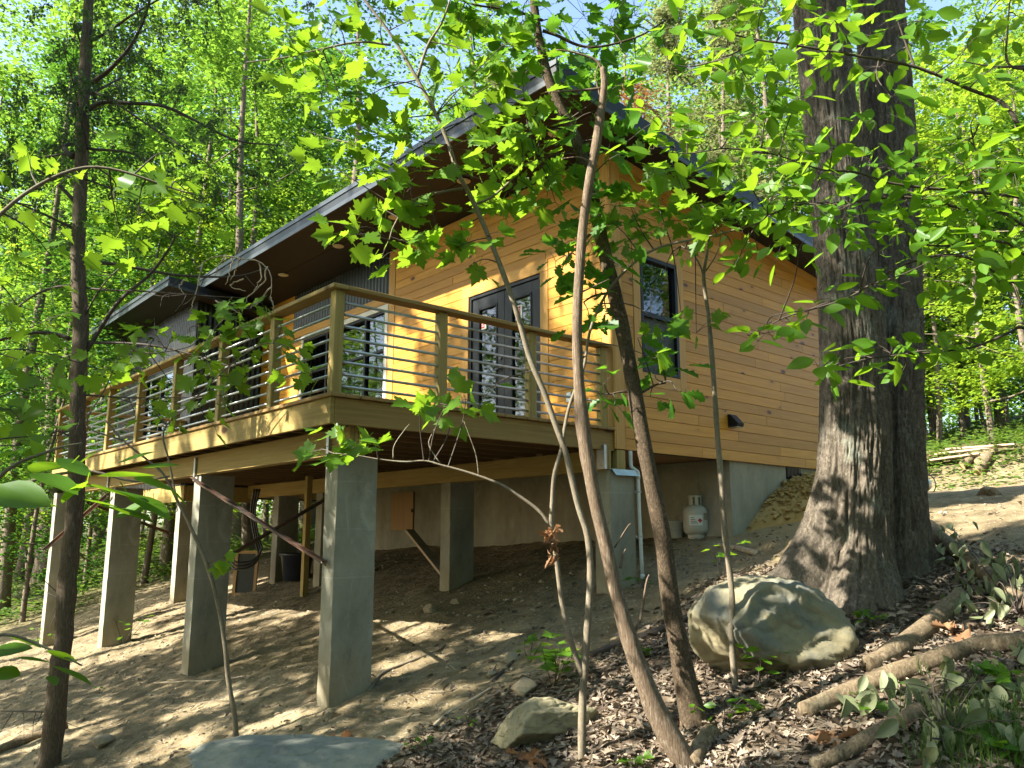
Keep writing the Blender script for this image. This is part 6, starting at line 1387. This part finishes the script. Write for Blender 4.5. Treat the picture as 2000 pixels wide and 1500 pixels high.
def wrap(mb, a0, a1, z0, z1, R_, m, k=10):
    vs = []
    for j in range(k+1):
        a = a0+(a1-a0)*j/k; c_, s_ = math.cos(a), math.sin(a)
        vs += [(P[0]+R_*c_, P[1]+R_*s_, P[2]+z0), (P[0]+R_*c_, P[1]+R_*s_, P[2]+z1)]
    mb.add(vs, [(2*j, 2*j+2, 2*j+3, 2*j+1) for j in range(k)], m)
wrap(mb, am-0.75, am+0.35, .155, .285, R0+.002, 0)
for j in range(4): wrap(mb, am-0.6, am-0.05-.1*j, .18+.022*j, .187+.022*j, R0+.0035, 1, 6)
dm = am+0.13; zc = .215; mb.add([(P[0]+(R0+.004)*math.cos(dm+da), P[1]+(R0+.004)*math.sin(dm+da), P[2]+zc+dz) for da, dz in ((0, -.03), (.19, 0), (0, .03), (-.19, 0))], [(0, 1, 2, 3)], 2)
wrap(mb, am+0.45, am+0.95, .22, .31, R0+.002, 3)
mb.build('label', [M['paper'], M['ink'], M['red'], M['pebble']], tk)
P, d_ = on_ground(1318, 1052); mb = MB(); Rb = .125
mb.lathe([(Rb*.88, 0), (Rb*.92, .01), (Rb, .20), (Rb*1.05, .205), (Rb*1.05, .225), (Rb*.98, .225), (Rb*.86, .03), (.01, .03)], P, 26)
o = mb.build('bucket', M['tank'], None, True); tag(o, 'dented pale bucket left of the gas bottle', 'bucket')
mb = MB(); mb.tube([P+np.array([Rb*1.04*math.cos(a), Rb*1.04*math.sin(a), .20-.10*max(0, math.sin(a-am+1.57))]) for a in np.linspace(am-1.57, am+1.57, 14)], .004, 5); mb.build('handle', M['galv'], o)
# framed black screen, hoses, post, tub
A = at(454, 1130, 13.9); A[2] = gz(A[0], A[1])
rt2 = RT*1.0
fr = thing('framed_screen', 'black screen in a pale timber frame leaning behind the second pier', 'screen', A)
def pan(u, w, o_=0.0): return A+rt2*u+np.array([0, 0, w])+np.array([FW[0], FW[1], 0])*(w*0.12+o_)
mb = MB()
Wp, Hp = .40, .76
for (u0, u1, w0, w1) in ((0, .05, 0, Hp), (Wp-.05, Wp, 0, Hp), (.05, Wp-.05, 0, .06), (.05, Wp-.05, Hp-.05, Hp)): mb.prism([pan(u0, w0), pan(u1, w0), pan(u1, w1), pan(u0, w1)], np.array([FW[0], FW[1], 0])*.045)
mb.build('frame', M['plywood'], fr)
mb = MB(); mb.prism([pan(.05, .06, .02), pan(Wp-.05, .06, .02), pan(Wp-.05, Hp-.05, .02), pan(.05, Hp-.05, .02)], np.array([FW[0], FW[1], 0])*.01); mb.build('mesh', M['screen'], fr)
for i in range(3):
    o_ = i*0.035
    q = smoothpath([at(497+5*i, 955, 12.9), at(490+4*i, 1000, 12.9), at(497+4*i, 1050, 12.8), at(505+3*i, 1085-6*i, 12.75), at(492, 1105-5*i, 12.7), at(462, 1112-7*i, 12.65), at(446, 1100-8*i, 12.8)], 34)
    mb = MB(); mb.tube(q, .017, 8); o = mb.build('black_hose', M['rubber'], None, True); tag(o, ['outermost of the black hoses looping down under the deck', 'middle one of the black hoses looping down under the deck', 'innermost of the black hoses looping down under the deck'][i], 'hose', 'black hoses hanging under the deck')
A = at(596, 1103, 12.6); zg = gz(A[0], A[1]); mb = MB(); mb.bbox(A[0]-.045, A[0]+.045, A[1]-.045, A[1]+.045, zg-.05, -0.25, .004); o = mb.build('timber_post', M['treated_z'], None); tag(o, 'pale upright timber post in the shade behind the front pier', 'post')
A = at(580, 1086, 14.2); A[2] = gz(A[0], A[1]); mb = MB(); mb.lathe([(.20, 0), (.22, .02), (.27, .42), (.30, .43), (.30, .47), (.26, .47), (.20, .04), (.01, .04)], A, 24); o = mb.build('plastic_tub', M['bin'], None, True); tag(o, 'dark navy plastic tub standing under the deck', 'tub')
q0, q1 = at(800, 1036, 12.4), at(872, 1058, 11.4); q0[2] = max(q0[2], gz(q0[0], q0[1])+.05); q1[2] = gz(q1[0], q1[1])+.05
mb = MB(); mb.bar(q0, q1, .14, .04); o = mb.build('plank', M['oldwood']); tag(o, 'dusty plank lying by the crawl space door under the cabin', 'plank')
# yard beyond the oak
for i, (pts, ra, lb) in enumerate((([(1879, 918), (1900, 900)], .17, 'short round log beneath the left end of the lumber pile'), ([(1909, 908), (1922, 897)], .14, 'small log with a round cut face in the middle of the bank'), ([(1911, 931), (1932, 896)], .20, 'longest log sloping down the grassy bank'))):
    a_ = gpix(*pts[0])[0]+np.array([0, 0, ra*.55]); b_ = gpix(*pts[1])[0]+np.array([0, 0, ra*.55])
    mb = MB(); q = smoothpath([a_, (a_+b_)/2, b_], 8); mb.tube(q, np.full(8, ra*0.62), 16, False, wob=.06, seed=i)
    o = mb.build('cut_log', M['logwood'], None, True); tag(o, lb, 'log', 'cut logs on the bank')
    tdir = (a_-b_)/np.linalg.norm(a_-b_); mb = MB(); mb.tube([a_-tdir*.02, a_+tdir*.004], ra*0.60, 16); mb.build('sawn_end', M['cutwood'], o)
for i, (a_, b_, w, lb) in enumerate(((((1790, 906), (1938, 889)), None, .24, 'front plank of the lumber stack on the bank'),) if 0 else ((( 1780, 908), (1938, 892), .22, 'front plank of the lumber stack across the logs'), ((1790, 900), (1982, 878), .22, 'long rear plank at the top of the lumber stack'), ((1780, 916), (1914, 898), .16, 'lowest grey plank under the lumber stack'), ((1850, 893), (1985, 884), .15, 'thin plank on the right end of the lumber stack'))):
    p0, p1 = gpix(a_[0], a_[1]+4)[0], gpix(b_[0], b_[1]+4)[0]; p0[2] += .12+.05*i; p1[2] += .12+.05*i; mb = MB(); mb.bar(p0, p1, w, .045); o = mb.build('plank', M['oldwood']); tag(o, lb, 'plank', 'planks stacked on the bank')
A, d_ = on_ground(1803, 962); u_ = d_/FPX
mc = thing('garden_machine', 'small grey machine with a wire hoop half hidden behind the oak', 'machine', A)
mb = MB(); c_ = A+np.array([0, 0, 16*u_]); e_ = RT*14*u_; mb.tube([c_-e_, c_-e_*.6, c_+e_*.7, c_+e_], [8*u_, 13*u_, 13*u_, 9*u_], 18); mb.build('motor', M['galv'], mc, True)
for k in (-.5, -.2, .1, .4):
    mb = MB(); mb.tube([c_+e_*k-RT*.6*u_, c_+e_*k+RT*.6*u_], 13.8*u_, 18); mb.build('cooling_rib', M['bin'], mc, True)
mb = MB(); mb.tube([c_+np.array([math.cos(a)*RT[0], math.cos(a)*RT[1], math.sin(a)])*22*u_+RT*4*u_ for a in np.linspace(-1.0, 2.2, 22)], 1.1*u_, 6); mb.build('hoop', M['bin'], mc, True)
mb = MB(); mb.tube(smoothpath([c_-RT*3*u_, c_+np.array([0, 0, 26*u_])+RT*2*u_, c_+np.array([0, 0, 44*u_])-RT*6*u_], 10), 1.8*u_, 7); mb.build('pipe', M['pvc'], mc, True)

# ------------------------------------------------------------------ added unseen trees, sunward: crowns shaped to shade, with gaps for sun patches
E1 = np.cross(SD, [0, 0, 1.0]); E1 /= np.linalg.norm(E1); E2 = np.cross(E1, SD)
def uv(P): P = np.asarray(P, float); return P@E1, P@E2
SUNLIT = [((D, 3.45, 2.15), .36), ((D, 3.3, 1.95), .2), ((D, 4.25, 1.55), .30), ((D, 4.25, .85), .36), ((D, 3.75, .45), .38), ((D, 2.75, 2.2), .22), ((D, 2.3, 2.2), .16), ((D, .75, 1.75), .30), ((D, .1, 1.3), .25), ((D, 7.75, .6), .35), ((D, 7.75, 1.2), .25),
          ((X2, 9.6, 1.9), .8), ((X2, 10.6, 1.7), .7), ((X2, 9.8, .6), .8), ((X2, 11.5, 1.6), .7), ((1.45, 10.5, 3.3), .5), ((1.45, 12.5, 3.3), .8), ((X2, 11.2, .5), .8), ((2.1, 9.2, -.4), .5),
          ((.3, 6.95, -1.9), .55), ((.3, 6.95, -1.0), .35), ((.3, 6.95, -2.6), .6), ((.06, 9.3, -1.5), .6), ((.06, 9.3, -2.4), .7), ((2.08, 9.3, -1.4), .6), ((2.08, 9.3, -2.2), .6), ((.5, 6.2, -2.7), .6), ((.6, 7.8, -2.75), .5), ((1.3, 8.6, -2.5), .6), ((-.5, 8.0, -3.0), .55), ((-1.2, 9.5, -3.1), .6), ((1.7, 6.9, -2.4), .4), ((2.4, 7.9, -2.2), .45), ((-.8, 10.6, -3.1), .7),
          ((1.85, 5.4, -2.25), .22), ((2.0, 4.5, -2.2), .2), ((2.1, 1.9, -2.1), .20), ((1.95, 1.4, -2.15), .22), ((1.2, .6, -2.3), .14),
          ((1.3, -2.15, -2.2), .24), ((.95, -1.9, -2.3), .18), ((1.55, -1.6, -2.15), .14), ((0, .6, -2.6), .16), ((-.1, 2.0, -2.75), .2), ((-.6, 1.2, -2.85), .22), ((-1.0, 2.9, -2.95), .28), ((-1.6, 3.8, -3.05), .3), ((.3, -1.0, -2.5), .10), ((.75, -.4, -2.4), .12), ((1.7, -3.6, -2.0), .15), ((2.3, -3.4, -1.9), .14), ((.9, -2.9, -2.25), .14),
          ((1.30, -2.35, -1.75), .14), ((.25, 3.5, -.55), .18), ((0, 1.4, -.15), .14), ((0, .8, -.1), .1), ((0, 4.6, -.1), .2), ((0, 6.2, -.1), .3), ((0, 7.8, -.1), .4), ((0.2, 1.0, -.42), .14),
          ((3.6, -2.1, .6), .25), ((3.5, -2.1, 1.3), .4), ((3.5, -2.1, 2.2), .35), ((3.4, -2.1, -.1), .14), ((3.0, -1.85, -1.4), .22), ((2.9, -1.9, -1.1), .18), ((3.7, -2.4, 2.9), .3),
          ((3.6, -1.4, -1.6), .25), ((4.4, -1.4, -1.35), .35), ((5.0, -1.2, -1.2), .2), ((6.5, -2.6, -.8), .55), ((8.0, -3.2, -.6), .8), ((10, -2.5, -.4), 1.2), ((12, -3, -.3), 1.5), ((9, -1.2, -.5), .7), ((15, -3, 0), 2.5), ((19, -3, .5), 3), ((16, 0, .0), 2.0),
          ((2.15, 4, 3.4), .12), ((2.15, 6.5, 3.4), .25), ((2.15, 8.5, 3.4), .3)]
for px, py, d_, r_ in ((950, 200, 5.3, .85), (780, 260, 5.2, .6), (1150, 120, 5.4, .6), (600, 150, 5.0, .6), (1330, 380, 5.2, .45), (1850, 400, 4.7, .8), (1900, 300, 4.7, .6), (1600, 330, 4.8, .35)): SUNLIT.append((tuple(at(px, py, d_)), r_))
for px, py, d_, r_ in ((230, 930, 2.6, .10), (120, 960, 2.6, .07), (250, 400, 4.1, .4)): SUNLIT.append((tuple(at(px, py, d_)), r_))
for px, py, r_ in ((1500, 130, .34), (1600, 90, .30), (1700, 100, .3), (1400, 90, .22), (1450, 170, .2), (1540, 640, .16), (1700, 560, .14), (1660, 340, .12), (1850, 400, .3), (1920, 440, .3), (1880, 330, .2), (1780, 100, .25), (1560, 590, .12)): SUNLIT.append((tuple(at(px, py, 4.6)), r_))
for px, py, r_ in ((700, 880, .12), (640, 880, .12), (760, 480, .14), (830, 500, .1), (690, 440, .1), (870, 800, .10), (600, 150, .12), (930, 60, .12), (1290, 390, .12), (1400, 360, .14), (1080, 1300, .26), (1100, 1260, .16), (1230, 800, .08), (500, 640, .12), (440, 600, .14), (580, 720, .1), (520, 520, .22), (160, 300, .2), (150, 520, .12), (1150, 300, .10), (1135, 560, .08), (1145, 900, .12), (1300, 1150, .14), (1320, 1300, .1), (1240, 1300, .08)): SUNLIT.append((tuple(at(px, py, 4.7)), r_))
SU = np.array([uv(q[0]) for q in SUNLIT]); SR = np.array([q[1] for q in SUNLIT])
r8 = np.random.default_rng(88)
corners = np.array([(x, y, z) for x in (-3.5, 8.5) for y in (-6.5, 9.5) for z in (-3, 3.2)]); cu, cv = uv(corners)
u0, u1, v0, v1 = uv((0, -6.8, 0))[0], 0, 0, 0
umin, umax, vmin, vmax = cu.min()-.3, cu.max()+.3, cv.min()-.2, cv.max()-0.2
n0 = 150000; U_ = r8.uniform(umin, umax, n0); V_ = r8.uniform(vmin, vmax, n0)
dist = np.full(n0, 9.0)
for (a_, b_), q in zip(SU, SR): dist = np.minimum(dist, np.hypot(U_-a_, V_-b_)-q)
fld = fbm(np.stack([U_*0.9, V_*0.9, U_*0], -1), 4, 91)
keep = (dist > 0.10+0.05*r8.normal(size=n0)) & (fld > -0.75+0.10*r8.normal(size=n0))  # leaves left out along sun rays to the chosen sunlit spots
U_, V_ = U_[keep], V_[keep]; n = len(U_)
XG = r8.uniform(-12.0, -6.5, n); base = np.outer(U_, E1)+np.outer(V_, E2); t_ = (XG-base[:, 0])/SD[0]; PG = base+np.outer(t_, SD)
ok = PG[:, 2] > ground_z(PG[:, 0], PG[:, 1], False)+0.9; PG = PG[ok]; n = len(PG)
TK = np.array([(-8.8, -5.0), (-9.6, -1.2), (-8.9, 2.6), (-9.8, 6.4), (-8.9, 10.2), (-10.2, 13.8)])
own = np.argmin((PG[:, None, 1]-TK[None, :, 1])**2+0.4*(PG[:, None, 0]-TK[None, :, 0])**2, 1)
for k in range(len(TK)):
    Q = PG[own == k]
    if len(Q) < 50: continue
    zg = gz(*TK[k]); H_ = Q[:, 2].max()
    t = thing('added_shade_tree', 'unseen leafy tree off the open side of the deck, crown shaped to shade it', 'tree', (*TK[k], zg), 'unseen trees shaped to shade the open side of the deck')
    mb = MB(); pth = smoothpath([(*TK[k], zg-.3), (TK[k][0]+.1, TK[k][1]+.1, zg+4), (TK[k][0]-.1, TK[k][1], H_)], 24); mb.tube(pth, np.linspace(.16, .03, 24), 12, True, wob=.08, seed=k)
    for j in range(26):
        e_ = Q[r8.integers(len(Q))]; s_ = pth[int(np.clip(np.abs(pth[:, 2]-e_[2]+.6*np.hypot(*(e_[:2]-TK[k]))*.5).argmin(), 3, 22))]
        mb.tube(smoothpath([s_, (s_+e_)/2+np.array([0, 0, .2]), e_], 7), np.linspace(.03, .006, 7), 5, False)
    mb.build('trunk', M['bark_far'], t, True)
    m = len(Q); d_, nm_ = flatleaf(m, .4, .6, r8); nm_ = nm_-SD*0.8
    leaves_mesh('crown', 'card', Q, d_, nm_, 0.16*(0.7+0.6*r8.random(m)), M['lf_wood'], t)
